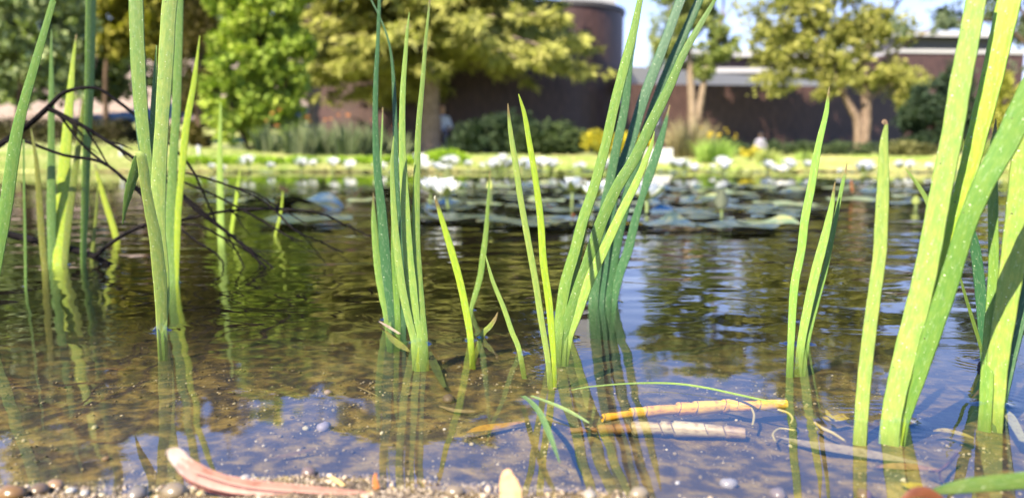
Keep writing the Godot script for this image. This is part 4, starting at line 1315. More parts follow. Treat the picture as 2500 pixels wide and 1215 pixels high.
func plants() -> Array:
	return [
		["single speckled iris leaf slanting up at the edge beside the branch", 800, [
			[[[129, 0, 13], [85, 153, 18], [52, 270, 22], [34, 357, 27], [12, 510, 28], [-6, 610, 28], [-40, 800, 26]], MID, 0.3, 0.0]]],
		["tall iris clump with one leaf broken and folded over beside the fallen branch", 806, [
			[[[333, -90, 30], [331, 0, 32], [336, 150, 33], [344, 270, 30], [356, 380, 26], [374, 520, 24], [388, 680, 24], [392, 804, 20]], MID, 0.2, 0.06],
			[[[322, -80, 10], [321, 0, 12], [326, 150, 16], [338, 290, 18], [352, 400, 18], [372, 540, 18], [386, 700, 18], [391, 804, 12]], DEEP, -0.6, 0.10],
			[[[436, -90, 30], [414, 0, 33], [404, 153, 34], [394, 306, 31], [386, 459, 34], [390, 561, 24], [396, 640, 26], [398, 720, 28], [396, 806, 20]], LIGHT, 0.1, 0.03],
			[[[381, 110, 2], [377, 180, 8], [371, 306, 13], [370, 420, 14], [378, 560, 16], [392, 804, 14]], MID, 0.4, 0.08],
			[[[333, 382, 20], [344, 385, 23], [355, 459, 23], [366, 520, 25], [378, 580, 28], [386, 650, 31], [392, 720, 30], [394, 806, 24]], LIGHT, -0.1, -0.04]]],
		["blurred iris plant with two slender leaves right behind the folded leaf clump", 690, [
			[[[440, -60, 18], [436, 0, 20], [430, 255, 20], [421, 408, 20], [418, 560, 30], [424, 690, 26]], MID, 0.2, 0.0],
			[[[487, 87, 2], [472, 204, 12], [454, 306, 16], [444, 408, 15], [434, 520, 15], [428, 690, 14]], LIME, 0.3, 0.0]]],
		["blurred cluster of upright iris leaves standing beyond the branch", 645, [
			[[[124, 72, 2], [124, 200, 11], [124, 350, 15], [124, 500, 20], [126, 645, 18]], MID, 0.2, 0.0],
			[[[185, 83, 2], [176, 160, 10], [168, 255, 18], [158, 380, 24], [152, 480, 30], [146, 645, 34]], LIME, 0.3, 0.1],
			[[[202, 235, 2], [193, 330, 11], [182, 420, 14], [168, 520, 16], [156, 645, 14]], OLIVE, 0.3, 0.0],
			[[[224, -60, 21], [221, 0, 22], [217, 204, 20], [209, 408, 18], [204, 560, 15], [202, 645, 13]], MID, -0.3, 0.0]]],
		["thin olive iris leaf leaning beside the blurred cluster", 660, [[[[74, 314, 2], [82, 360, 7], [90, 420, 11], [98, 540, 15], [108, 660, 14]], OLIVE, 0.2, 0.0]]],
		["very thin dark reed stem rising alone from the shaded water", 700, [[[[56, 340, 4], [57, 450, 5], [60, 600, 6], [61, 700, 6]], MID, 0.2, 0.0]]],
		["short bright yellow green iris leaf leaning over where the twig enters the water", 588, [[[[230, 400, 3], [240, 440, 9], [258, 500, 13], [274, 550, 14], [284, 588, 14]], LIME, 0.2, 0.0]]],
		["short thin green iris leaf standing next to the yellow green one", 632, [[[[239, 440, 2], [234, 510, 6], [228, 580, 8], [222, 632, 8]], OLIVE, 0.2, 0.0]]],
		["pale thin far iris leaf standing straight in open water beyond the branch", 590, [[[[538, 250, 4], [536, 380, 12], [537, 480, 16], [539, 590, 16]], LIGHT, 0.3, 0.0]]],
		["small far iris leaf slanting up in front of the tilted blue green pad", 566, [[[[584, 416, 2], [578, 470, 7], [571, 520, 9], [564, 566, 8]], LIME, 0.3, 0.0]]],
		["single short far iris leaf before the broad pale pad", 575, [[[[690, 465, 2], [687, 500, 5], [680, 540, 6], [671, 575, 5]], LIME, 0.3, 0.0]]],
		["dark green iris clump with curved thin leaves standing close behind the pale one", 780, [
			[[[929, -90, 5], [926, 0, 8], [922, 102, 9], [917, 204, 12], [916, 306, 14], [920, 408, 18], [931, 510, 23], [939, 612, 27], [946, 700, 26], [952, 780, 24]], DEEP, 0.2, 0.0],
			[[[911, 470, 2], [912, 530, 12], [917, 590, 18], [926, 660, 24], [936, 720, 24], [946, 776, 20]], LIGHT, -0.2, 0.0],
			[[[890, -40, 2], [906, 0, 4], [927, 42, 4], [947, 95, 5], [957, 153, 7], [962, 230, 10], [965, 332, 12], [968, 460, 14], [974, 561, 17], [978, 680, 20], [982, 795, 20]], DEEP, 0.3, 0.04],
			[[[957, 505, 2], [959, 560, 8], [961, 640, 14], [966, 720, 18], [970, 795, 18]], MID, 0.2, 0.0],
			[[[934, 262, 2], [932, 330, 4], [929, 400, 5], [934, 560, 10], [950, 785, 10]], MID, 0.5, 0.25]]],
		["bright pale green fan of four sharp iris leaves rising before the dark clump", 838, [
			[[[999, 30, 2], [994, 75, 7], [990, 128, 10], [983, 230, 14], [982, 357, 17], [988, 485, 22], [996, 612, 25], [1008, 730, 27], [1016, 838, 27]], LIGHT, 0.15, 0.0],
			[[[1050, -15, 2], [1047, 20, 5], [1039, 102, 8], [1031, 204, 11], [1022, 306, 14], [1018, 408, 16], [1016, 510, 18], [1017, 612, 20], [1024, 730, 24], [1033, 838, 25]], LIGHT, -0.15, 0.02],
			[[[961, 332, 2], [958, 370, 6], [957, 408, 9], [961, 510, 15], [970, 612, 19], [983, 710, 20], [998, 780, 19], [1012, 838, 18]], LIGHT, 0.3, -0.03],
			[[[1006, 500, 3], [1008, 600, 8], [1016, 720, 16], [1024, 838, 22]], LIME, 0.1, 0.03]]],
		["thin iris leaf with a dried white tip leaning out of the shallow water", 830, [[[[1062, 482, 5], [1068, 500, 9], [1080, 540, 13], [1097, 595, 17], [1113, 650, 18], [1127, 705, 18], [1140, 770, 18], [1149, 830, 16]], LIME, 0.2, 0.0]]],
		["slim iris leaf with dark needle tip standing behind the pale leaning one", 757, [[[[1197, 414, 1.5], [1194, 450, 4], [1192, 485, 7], [1187, 561, 12], [1180, 620, 15], [1172, 676, 15], [1158, 727, 13], [1150, 757, 10]], MID, 0.3, 0.0]]],
		["short pale iris leaf leaning beside the pair of long thin leaves", 860, [[[[1186, 624, 2], [1194, 655, 7], [1205, 691, 10], [1230, 752, 12], [1250, 810, 13], [1269, 860, 13]], LIGHT, 0.2, 0.0]]],
		["tiny yellow iris shoot at the foot of the white tipped leaf", 822, [[[[1215, 762, 2], [1208, 780, 9], [1195, 798, 13], [1176, 822, 13]], OLIVE, 0.2, 0.0]]],
		["pair of long thin pale iris leaves rising close together from the shallows", 890, [
			[[[1240, 252, 2], [1243, 290, 8], [1248, 332, 12], [1260, 408, 15], [1271, 485, 15], [1294, 612, 16], [1308, 690, 16], [1321, 777, 16], [1339, 889, 14]], LIGHT, 0.2, 0.0],
			[[[1266, 229, 2], [1273, 252, 7], [1282, 286, 11], [1294, 357, 14], [1307, 434, 15], [1320, 536, 17], [1327, 640, 18], [1342, 752, 18], [1352, 891, 14]], LIME, 0.25, 0.02]]],
		["light green iris clump whose long leaves lean over toward the wall", 826, [
			[[[1590, -110, 5], [1563, 0, 14], [1547, 77, 19], [1527, 153, 23], [1501, 255, 24], [1478, 357, 24], [1450, 459, 25], [1424, 536, 27], [1404, 612, 27], [1379, 701, 29], [1362, 826, 26]], MID, 0.15, 0.0],
			[[[1790, -80, 2], [1746, 0, 8], [1710, 61, 14], [1669, 133, 18], [1634, 214, 22], [1593, 296, 26], [1552, 383, 27], [1506, 459, 28], [1465, 551, 30], [1443, 620, 30], [1403, 737, 30], [1376, 826, 27]], MID, -0.1, -0.03],
			[[[1598, 320, 2], [1592, 350, 8], [1580, 383, 13], [1552, 449, 19], [1511, 531, 22], [1478, 602, 24], [1438, 686, 26], [1408, 770, 25], [1388, 826, 22]], LIGHT, 0.2, -0.05],
			[[[1432, 555, 2], [1424, 590, 6], [1410, 650, 9], [1392, 740, 13], [1380, 826, 13]], LIGHT, 0.3, 0.02]]],
		["dark green iris clump leaning behind the light green leaning one", 736, [
			[[[1556, 30, 6], [1548, 90, 13], [1537, 153, 17], [1527, 255, 20], [1506, 357, 22], [1491, 434, 22], [1475, 510, 22], [1460, 620, 28], [1449, 736, 26]], DEEP, 0.2, 0.0],
			[[[1706, -110, 20], [1662, 0, 22], [1628, 92, 23], [1595, 179, 25], [1567, 255, 26], [1537, 357, 26], [1511, 423, 25], [1488, 520, 30], [1470, 640, 36], [1462, 736, 30]], DEEP, 0.1, 0.03],
			[[[1765, -120, 18], [1708, 0, 20], [1674, 77, 21], [1639, 153, 22], [1608, 230, 22], [1580, 310, 23], [1557, 383, 24], [1530, 485, 26], [1506, 580, 30], [1488, 680, 32], [1480, 736, 28]], DEEP, -0.2, 0.05],
			[[[1636, 256, 2], [1621, 316, 13], [1606, 367, 20], [1583, 434, 22], [1567, 485, 16], [1552, 536, 20], [1534, 610, 23], [1514, 666, 22], [1499, 737, 18]], DEEP, 0.3, -0.02]]],
		["three small pale iris leaves together in the open water", 838, [
			[[[2026, 211, 2], [2022, 245, 8], [2017, 281, 12], [1999, 357, 16], [1981, 459, 19], [1966, 536, 20], [1957, 612, 20], [1940, 701, 20], [1932, 838, 17]], LIGHT, 0.15, 0.0],
			[[[2040, 443, 2], [2036, 470, 7], [2032, 500, 12], [2019, 561, 19], [2006, 612, 22], [1992, 665, 23], [1972, 757, 22], [1957, 838, 20]], LIGHT, 0.2, 0.0],
			[[[2069, 398, 2], [2064, 425, 6], [2058, 449, 9], [2046, 510, 10], [2030, 590, 12], [2014, 665, 13], [1990, 757, 13], [1972, 838, 12]], MID, 0.2, 0.04]]],
		["straight upright iris leaf with brown curled tip beside the thick clump", 1032, [
			[[[2166, 302, 6], [2163, 320, 12], [2159, 357, 20], [2157, 459, 28], [2152, 561, 31], [2149, 620, 31], [2136, 720, 31], [2124, 810, 32], [2111, 929, 33], [2103, 1032, 33]], LIGHT, 0.15, 0.0]]],
		["thick iris clump of broad lime green leaves leaning out over the shallows", 1032, [
			[[[2398, -100, 44], [2384, 0, 45], [2366, 102, 46], [2346, 204, 48], [2330, 306, 48], [2310, 408, 48], [2290, 510, 50], [2270, 620, 52], [2246, 730, 54], [2215, 850, 54], [2190, 954, 50], [2176, 1032, 48]], LIGHT, 0.1, 0.0],
			[[[2494, -110, 52], [2466, 0, 52], [2443, 102, 50], [2420, 204, 48], [2387, 332, 45], [2361, 434, 42], [2341, 510, 41], [2318, 620, 42], [2290, 720, 42], [2252, 840, 44], [2214, 954, 40], [2196, 1032, 34]], LIME, -0.1, 0.02],
			[[[2580, 110, 40], [2540, 180, 56], [2500, 262, 60], [2453, 357, 56], [2407, 440, 50], [2366, 536, 44], [2341, 612, 44], [2314, 701, 46], [2280, 802, 44], [2238, 930, 38], [2206, 1032, 30]], MID, 0.2, -0.05],
			[[[2211, 410, 2], [2228, 432, 6], [2244, 454, 9], [2269, 500, 12], [2285, 570, 16], [2270, 700, 20], [2200, 1000, 20]], LIGHT, 0.2, 0.05]]],
		["broad iris fan rising beside the dark stem at the edge of the shallows", 988, [
			[[[2560, 100, 40], [2525, 260, 58], [2505, 400, 62], [2492, 510, 60], [2477, 620, 56], [2456, 760, 50], [2438, 880, 48], [2428, 988, 48]], LIGHT, 0.15, 0.0],
			[[[2433, 290, 2], [2430, 330, 11], [2427, 370, 17], [2426, 510, 22], [2427, 650, 23], [2420, 780, 26], [2412, 900, 30], [2408, 988, 30]], MID, 0.3, 0.05],
			[[[2585, 300, 30], [2545, 480, 44], [2510, 660, 44], [2470, 840, 40], [2440, 988, 34]], DEEP, -0.2, 0.06]]],
		["dark green iris leaf with a thin curved stem behind the broad fan", 880, [
			[[[2360, 520, 4], [2372, 560, 16], [2383, 610, 23], [2393, 690, 25], [2398, 752, 24], [2402, 880, 14]], DEEP, 0.2, 0.0],
			[[[2341, 655, 3], [2352, 700, 6], [2376, 780, 8], [2394, 840, 8], [2402, 880, 8]], MID, 0.2, -0.03]]],
	]

func reed_bases() -> Array:
	var out := []
	for p in plants():
		var d := -on_level(1250, p[1]).z
		for l in p[2]:
			var e: Array = l[0][l[0].size() - 1]
			var q := at(e[0], e[1], d)
			out.append([Vector2(q.x, q.z), 0.5 * e[2] * d / FOCAL])
	return out

func iris_mat() -> StandardMaterial3D:
	if mats.has("iris_leaf"): return mats["iris_leaf"]
	# fine lengthwise veins, pale scuffs and a few specks
	var r := RandomNumberGenerator.new()
	r.seed = 31
	var w := 128
	var h := 1024
	var im := Image.create(w, h, false, Image.FORMAT_RGB8)
	var hm := Image.create(w, h, false, Image.FORMAT_RGB8)
	var vein := PackedFloat32Array()
	for x in w: vein.append(0.5 + 0.5 * sin(x * 0.9) * 0.6 + r.randf_range(-0.3, 0.3))
	var nz := FastNoiseLite.new()
	nz.seed = 8
	nz.frequency = 0.02
	nz.fractal_octaves = 4
	for y in h:
		for x in w:
			var ya := sin(y * TAU / h) * 160.0
			var yb := cos(y * TAU / h) * 160.0
			var v := vein[x]
			var blot := nz.get_noise_3d(x * 1.2, ya, yb)
			var f := 0.80 + 0.15 * v + 0.06 * blot
			var c := Color(f * (0.98 + 0.10 * blot), f, f * 0.95)
			var dust := smoothstep(0.10, 0.42, nz.get_noise_3d(x * 3.0 + 300.0, ya * 2.0, yb * 2.0)) * 0.30
			c = c.lerp(Color(0.93, 0.95, 0.90), dust * (0.3 + 0.7 * v))
			im.set_pixel(x, y, c)
			hm.set_pixel(x, y, Color(v, v, v))
	# pale scuffs, dried droplets and brown specks lie over the green
	var dt := Image.create(w, h, false, Image.FORMAT_RGBA8)
	for y in h:
		for x in w:
			var ya := sin(y * TAU / h) * 160.0
			var yb := cos(y * TAU / h) * 160.0
			var dust := smoothstep(0.16, 0.5, nz.get_noise_3d(x * 2.2 + 700.0, ya * 1.6, yb * 1.6)) * 0.14 * (0.6 + 0.4 * vein[x])
			dt.set_pixel(x, y, Color(0.80, 0.84, 0.70, dust))
	for k in 46:
		var x := r.randi() % (w - 14)
		var y := r.randi() % (h - 8)
		var white := k % 9 != 0
		var long := r.randi_range(3, 12) if k % 4 == 0 else r.randi_range(3, 6)
		dt.fill_rect(Rect2i(x, y, long, r.randi_range(2, 5)), Color(0.88, 0.90, 0.78, r.randf_range(0.35, 0.85)) if white else Color(0.22, 0.15, 0.08, 0.85))
	var m := vmat("iris_leaf", 0.42, Color(0.55, 0.62, 0.12), 0.5)
	m.albedo_texture = ImageTexture.create_from_image(im)
	m.heightmap_enabled = true
	m.heightmap_texture = ImageTexture.create_from_image(hm)
	m.heightmap_scale = 0.02
	m.detail_enabled = true
	m.detail_albedo = ImageTexture.create_from_image(dt)
	m.detail_blend_mode = BaseMaterial3D.BLEND_MODE_MIX
	return m

func reeds() -> void:
	var m := iris_mat()
	for p in plants():
		var base := on_level(1250, p[1])
		var d := -base.z
		var e: Array = p[2][0][0][p[2][0][0].size() - 1]
		var o := at(e[0], e[1], d)
		var t := thing("iris_plant", p[0], "iris")
		t.position = o
		for l in p[2]:
			put(leaf_mesh(l[0], d, tint(l[1]) * 1.38, o, l[2], l[3], 0.10, 0.16, rng.randf() < 0.3), "leaf", m, t)
		if str(p[0]).contains("folded over"):
			# the broken tip hanging behind the fold
			put(leaf_mesh([[298, 547, 2], [304, 510, 10], [313, 470, 19], [324, 430, 22], [333, 395, 20], [336, 380, 14]], d, tint(MID), o, 0.2, 0.0, 0.0), "folded_tip", m, t)
		if str(p[0]).contains("brown curled tip"):
			put(leaf_mesh([[2159, 303, 2], [2157, 298, 6], [2161, 296, 9], [2166, 304, 7]], d, Color(0.45, 0.3, 0.2), o, 0.2, 0.0, 0.0), "dry_tip", m, t)
		if str(p[0]).contains("white tip"):
			put(leaf_mesh([[1063, 478, 2], [1061, 481, 4], [1063, 487, 6]], d, Color(0.7, 0.68, 0.6), o, 0.2, 0.0, 0.0), "dry_tip", m, t)

# ---------------------------------------------------------------- fallen branch

func branch() -> void:
	var o := on_level(284, 655)
	var t := thing("fallen_branch", "bare black forked branch with thin twigs dipping into the water", "branch", o)
	var m := bark_mat("wet_bark", Color(0.005, 0.004, 0.004), Color(0.016, 0.013, 0.012))
	var lines := [
		[1.40, [[-40, 385, 12], [0, 352, 11], [66, 306, 11], [115, 263, 10], [158, 224, 8], [230, 214, 6], [275, 240, 6], [316, 270, 6], [408, 347, 5], [464, 408, 5], [490, 459, 4], [530, 551, 4]]],
		[1.40, [[115, 263, 10], [204, 309, 8], [260, 345, 7], [321, 383, 7], [408, 444, 6], [474, 510, 6], [551, 566, 5], [610, 615, 5], [650, 655, 4]]],
		[1.42, [[128, 270, 5], [148, 286, 5], [204, 357, 5], [306, 439, 5], [342, 474, 4], [420, 560, 4]]],
		[1.38, [[10, 346, 6], [56, 344, 6], [153, 378, 6], [245, 395, 6], [316, 449, 6], [410, 540, 4]]],
		[1.46, [[-40, 560, 13], [0, 568, 13], [102, 592, 13], [204, 617, 12], [250, 638, 10], [290, 657, 8], [320, 672, 6]]],
		[1.45, [[228, 628, 8], [286, 582, 7], [357, 548, 7], [444, 536, 6], [551, 515, 5], [676, 510, 5], [779, 520, 4], [840, 548, 4], [908, 578, 3]]],
		[1.43, [[408, 421, 4], [459, 423, 4], [561, 454, 4], [650, 495, 4], [717, 560, 4], [780, 590, 3], [838, 617, 3]]],
		[1.44, [[405, 428, 5], [510, 470, 4], [587, 510, 4], [650, 545, 4], [700, 575, 3], [740, 590, 3]]],
		[1.41, [[400, 436, 5], [510, 530, 5], [560, 570, 4], [597, 600, 4], [640, 632, 4], [668, 655, 3]]],
		[1.42, [[408, 546, 4], [485, 551, 4], [540, 578, 4], [600, 612, 3], [632, 640, 3], [628, 662, 3]]],
		[1.41, [[444, 561, 4], [480, 590, 4], [520, 614, 4], [544, 642, 3], [538, 665, 3]]],
		[1.42, [[551, 566, 3], [575, 610, 3], [590, 640, 3], [600, 662, 2]]],
		[1.44, [[561, 454, 3], [620, 470, 3], [690, 512, 3], [745, 545, 2]]],
		[1.40, [[204, 309, 4], [238, 360, 4], [262, 400, 3], [300, 440, 3]]],
	]
	var tr := RandomNumberGenerator.new()
	tr.seed = 88
	for k in 22:
		var l: Array = lines[[0, 1, 2, 3, 5, 6, 7, 8, 9][tr.randi() % 9]]
		var i: int = 2 + tr.randi() % (l[1].size() - 3)
		var p: Array = l[1][i]
		var dx := tr.randf_range(30, 110)
		var dy := dx * tr.randf_range(0.25, 1.1)
		lines.append([l[0] + tr.randfn() * 0.01, [[p[0], p[1], p[2] * 0.6], [p[0] + dx * 0.35, p[1] + dy * 0.25 + tr.randfn() * 4.0, p[2] * 0.5], [p[0] + dx * 0.7, p[1] + dy * 0.65 + tr.randfn() * 5.0, p[2] * 0.42], [p[0] + dx, p[1] + dy, 1.2]]])
	var first := true
	for l in lines:
		for q in l[1]: q[2] = q[2] * 1.35
		put(stem_px(l[1], l[0], o, 6), "stem" if first else "twig", m, t)
		first = false

# ---------------------------------------------------------------- things in and on the shallow water

func rhizome(label: String, path: Array, segs: int, depth_y: float, cols: Array, sd: int) -> void:
	# ringed rootstock: overlapping conical joints along a line lying under the surface
	var r := RandomNumberGenerator.new()
	r.seed = sd
	var pts := []
	for p in path:
		var w := on_level(p[0], p[1], depth_y)
		pts.append([w, 0.5 * p[2] * -w.z / FOCAL])
	var o: Vector3 = pts[0][0]
	var t := thing("iris_rhizome", label, "root", o)
	var total := 0.0
	var acc := [0.0]
	for k in pts.size() - 1:
		total += (pts[k][0] as Vector3).distance_to(pts[k + 1][0])
		acc.append(total)
	var get_at := func(s: float) -> Array:
		for k in pts.size() - 1:
			if s <= acc[k + 1] or k == pts.size() - 2:
				var f: float = clampf((s - acc[k]) / (acc[k + 1] - acc[k]), 0, 1)
				return [(pts[k][0] as Vector3).lerp(pts[k + 1][0], f), lerpf(pts[k][1], pts[k + 1][1], f)]
		return pts[0]
	var s0 := 0.0
	for k in segs:
		var s1 := total * (k + 1.0) / segs + r.randf_range(-0.34, 0.34) * total / segs if k < segs - 1 else total
		var a: Array = get_at.call(s0)
		var b: Array = get_at.call(s1 + total * 0.01)
		var q: Array = get_at.call(lerpf(s0, s1, 0.5))
		var rr: float = q[1] * r.randf_range(0.92, 1.1)
		var seg := [[a[0] - o, rr * 0.8], [(a[0] as Vector3).lerp(b[0], 0.03) - o, rr * 1.10], [(a[0] as Vector3).lerp(b[0], 0.12) - o, rr * 1.12], [q[0] + Vector3(0, rr * 0.05, 0) - o, rr * 1.02], [(a[0] as Vector3).lerp(b[0], 0.92) - o, rr * 0.93], [b[0] - o, rr * 0.88]]
		var c: Color = (cols[k % cols.size()] as Color) * r.randf_range(0.42, 0.55)
		var key := "root_%d_%d" % [sd, k]
		var m := mat(key, Color.WHITE, 0.5)
		m.uv1_triplanar = true
		m.uv1_scale = Vector3(18, 60, 18)
		m.albedo_texture = root_tex()
		m.albedo_color = c.linear_to_srgb()
		var body := put(tube(seg, 14, 4, [], 0.12), "segment", m, t)
		var dirv := ((b[0] as Vector3) - (a[0] as Vector3)).normalized()
		var sx := dirv.cross(Vector3.UP).normalized()
		var sy := sx.cross(dirv).normalized()
		var loop := []
		for e in 13:
			var an := TAU * e / 12.0
			loop.append([(a[0] as Vector3) - o + dirv * (rr * (0.1 + 0.5 * sin(an) * (1.0 if sd % 2 else -1.0))) + (sx * cos(an) + sy * sin(an)) * rr * 1.07, 0.00042])
		put(tube(loop, 5, 2), "ring", mat("root_scar", Color(0.06, 0.03, 0.012), 0.7), body)
		s0 = s1

var _root_tex: Texture2D
func root_tex() -> Texture2D:
	if _root_tex == null: _root_tex = noise_tex(256, 0.02, [[0.0, Color(0.25, 0.13, 0.05)], [0.3, Color(0.75, 0.68, 0.5)], [0.55, Color(1, 1, 0.97)], [1.0, Color(1, 1, 1)]], 5, 71)
	return _root_tex

func flat_leaf(called: String, label: String, category: String, pts: Array, level: float, col: Color, rough := 0.5, group := "") -> Node3D:
	# a leaf lying in the plane y = level through [px, py, width px, lift]
	var q4 := []
	for p in pts:
		var w := on_level(p[0], p[1], level + (p[3] if p.size() > 3 else 0.0))
		q4.append(Vector4(w.x, w.y, w.z, 0.5 * p[2] * -w.z / FOCAL))
	var o := v3(q4[0])
	var path := smooth_path(q4, 5)
	var s := Soup.new()
	for k in path.size():
		var p := v3(path[k]) - o
		var t := (v3(path[mini(k + 1, path.size() - 1)]) - v3(path[maxi(k - 1, 0)])).normalized()
		var side := t.cross(Vector3(0, 1, 0.35)).normalized()
		var n := side.cross(t).normalized()
		if n.y < 0.0: n = -n
		for j in 5:
			var x := j / 2.0 - 1.0
			s.v.append(p + side * x * path[k].w + n * (0.16 * path[k].w * (x * x - 0.5)))
			s.n.append((n - side * x * 0.3).normalized())
			s.u.append(Vector2(j / 4.0, k * 0.03))
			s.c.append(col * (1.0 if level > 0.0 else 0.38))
	for k in path.size() - 1:
		for j in 4:
			var q := k * 5 + j
			for e in [q, q + 1, q + 5, q + 1, q + 6, q + 5]: s.i.append(e)
	var t2 := thing(called, label, category, o, group)
	put(s.mesh(true), "blade", iris_mat() if rough < 0.45 else litter_mat(), t2)
	return t2

func litter_mat() -> StandardMaterial3D:
	if mats.has("litter"): return mats["litter"]
	var m := vmat("litter", 0.6, Color(0.2, 0.15, 0.08))
	m.uv1_triplanar = true
	m.uv1_scale = Vector3(30, 30, 30)
	m.albedo_texture = noise_tex(256, 0.02, [[0.0, Color(0.35, 0.25, 0.2)], [0.4, Color(0.85, 0.8, 0.75)], [1.0, Color(1, 1, 1)]], 5, 72)
	return m

func submerged() -> void:
	rhizome("yellow ringed iris rootstock lying just under the water beside the floating leaf", [[1470, 1022, 18], [1560, 1008, 26], [1640, 1000, 30], [1720, 996, 33], [1780, 990, 30], [1830, 992, 26], [1920, 986, 26]], 8, -0.008, [Color(0.95, 0.47, 0.0), Color(1.0, 0.58, 0.015), Color(0.98, 0.50, 0.0)], 401)
	rhizome("cream white ringed iris rootstock with brown end lying under the yellow one", [[1390, 1052, 10], [1480, 1048, 22], [1580, 1046, 30], [1640, 1046, 34], [1710, 1050, 35], [1770, 1054, 32], [1820, 1058, 26]], 8, -0.011, [Color(0.32, 0.15, 0.02), Color(0.36, 0.17, 0.02), Color(0.35, 0.18, 0.03), Color(0.55, 0.42, 0.17), Color(0.60, 0.48, 0.22), Color(0.58, 0.46, 0.21), Color(0.54, 0.40, 0.17), Color(0.44, 0.30, 0.12)], 402)
	flat_leaf("floating_leaf", "long thin green iris leaf arched flat on the water above yellow rootstock", "leaf", [[1395, 952, 3], [1440, 944, 5], [1540, 936, 7], [1640, 936, 9], [1720, 946, 9], [1800, 963, 9], [1870, 978, 8], [1915, 986, 4]], 0.004, Color(0.30, 0.42, 0.09), 0.4)
	flat_leaf("bent_leaf", "short green leaf blade bent over and dipping toward the gravel", "leaf", [[1276, 966, 12, 0.0], [1300, 985, 15, 0.010], [1322, 1015, 17, 0.013], [1343, 1065, 15, 0.012], [1367, 1130, 2, 0.008]], 0.004, Color(0.22, 0.36, 0.12), 0.4)
	flat_leaf("drifting_leaf", "pale green leaf blade drifting next to the bent over one", "leaf", [[1296, 966, 8, 0.002], [1340, 982, 11, 0.004], [1390, 1004, 12, 0.003], [1438, 1032, 6, 0.0]], 0.003, Color(0.32, 0.42, 0.14), 0.4)
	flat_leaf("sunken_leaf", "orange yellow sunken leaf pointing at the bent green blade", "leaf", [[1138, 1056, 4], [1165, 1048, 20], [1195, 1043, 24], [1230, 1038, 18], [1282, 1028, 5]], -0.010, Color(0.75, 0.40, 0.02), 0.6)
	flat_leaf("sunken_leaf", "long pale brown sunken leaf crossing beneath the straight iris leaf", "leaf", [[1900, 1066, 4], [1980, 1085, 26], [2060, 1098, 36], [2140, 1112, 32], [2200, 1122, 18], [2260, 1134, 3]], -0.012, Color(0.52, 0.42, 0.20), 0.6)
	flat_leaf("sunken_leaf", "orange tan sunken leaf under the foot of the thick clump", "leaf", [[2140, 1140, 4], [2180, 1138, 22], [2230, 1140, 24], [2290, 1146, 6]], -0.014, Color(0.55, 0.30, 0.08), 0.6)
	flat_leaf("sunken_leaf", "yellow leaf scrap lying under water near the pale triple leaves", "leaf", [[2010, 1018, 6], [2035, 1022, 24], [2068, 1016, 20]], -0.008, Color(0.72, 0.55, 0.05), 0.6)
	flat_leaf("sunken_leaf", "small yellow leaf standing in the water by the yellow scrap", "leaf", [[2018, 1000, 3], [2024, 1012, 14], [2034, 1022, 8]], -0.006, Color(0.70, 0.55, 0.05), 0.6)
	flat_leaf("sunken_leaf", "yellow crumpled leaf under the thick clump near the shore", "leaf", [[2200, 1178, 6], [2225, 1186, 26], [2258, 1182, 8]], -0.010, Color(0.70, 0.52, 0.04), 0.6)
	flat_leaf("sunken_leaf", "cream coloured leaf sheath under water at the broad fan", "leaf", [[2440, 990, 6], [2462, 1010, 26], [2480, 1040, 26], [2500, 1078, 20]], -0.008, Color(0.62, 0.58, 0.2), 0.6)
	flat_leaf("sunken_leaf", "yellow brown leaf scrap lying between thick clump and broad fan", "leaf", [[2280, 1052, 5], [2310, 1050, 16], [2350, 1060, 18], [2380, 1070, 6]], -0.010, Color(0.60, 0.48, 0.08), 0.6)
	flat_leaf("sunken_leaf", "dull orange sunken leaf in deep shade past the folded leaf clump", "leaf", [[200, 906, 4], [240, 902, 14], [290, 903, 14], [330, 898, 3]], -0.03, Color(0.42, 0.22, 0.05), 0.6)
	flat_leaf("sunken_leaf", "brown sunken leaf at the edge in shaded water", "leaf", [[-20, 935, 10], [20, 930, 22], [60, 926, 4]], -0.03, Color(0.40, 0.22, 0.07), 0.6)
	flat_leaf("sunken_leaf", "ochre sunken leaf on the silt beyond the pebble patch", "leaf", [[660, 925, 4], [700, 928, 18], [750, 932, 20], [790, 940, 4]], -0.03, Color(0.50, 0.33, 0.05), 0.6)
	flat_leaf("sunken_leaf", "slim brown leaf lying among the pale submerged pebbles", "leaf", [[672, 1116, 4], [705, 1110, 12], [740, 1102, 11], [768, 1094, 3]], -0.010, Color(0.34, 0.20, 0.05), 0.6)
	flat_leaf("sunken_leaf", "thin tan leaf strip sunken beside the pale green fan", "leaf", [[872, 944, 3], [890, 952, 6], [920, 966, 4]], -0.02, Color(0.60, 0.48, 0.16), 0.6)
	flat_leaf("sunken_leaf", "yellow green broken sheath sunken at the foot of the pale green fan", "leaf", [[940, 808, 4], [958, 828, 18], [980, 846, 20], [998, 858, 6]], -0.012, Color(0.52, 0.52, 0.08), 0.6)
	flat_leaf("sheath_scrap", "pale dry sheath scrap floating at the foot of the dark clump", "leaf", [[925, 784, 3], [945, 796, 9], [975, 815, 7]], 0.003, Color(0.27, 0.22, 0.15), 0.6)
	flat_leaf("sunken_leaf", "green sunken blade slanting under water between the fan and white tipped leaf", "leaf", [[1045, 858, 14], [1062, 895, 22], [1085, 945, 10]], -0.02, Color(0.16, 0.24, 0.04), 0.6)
	flat_leaf("sunken_leaf", "cream leaf base lying sunken by the brown snail shaped stone", "leaf", [[1070, 990, 4], [1110, 1002, 14], [1160, 1004, 5]], -0.02, Color(0.55, 0.42, 0.16), 0.6)
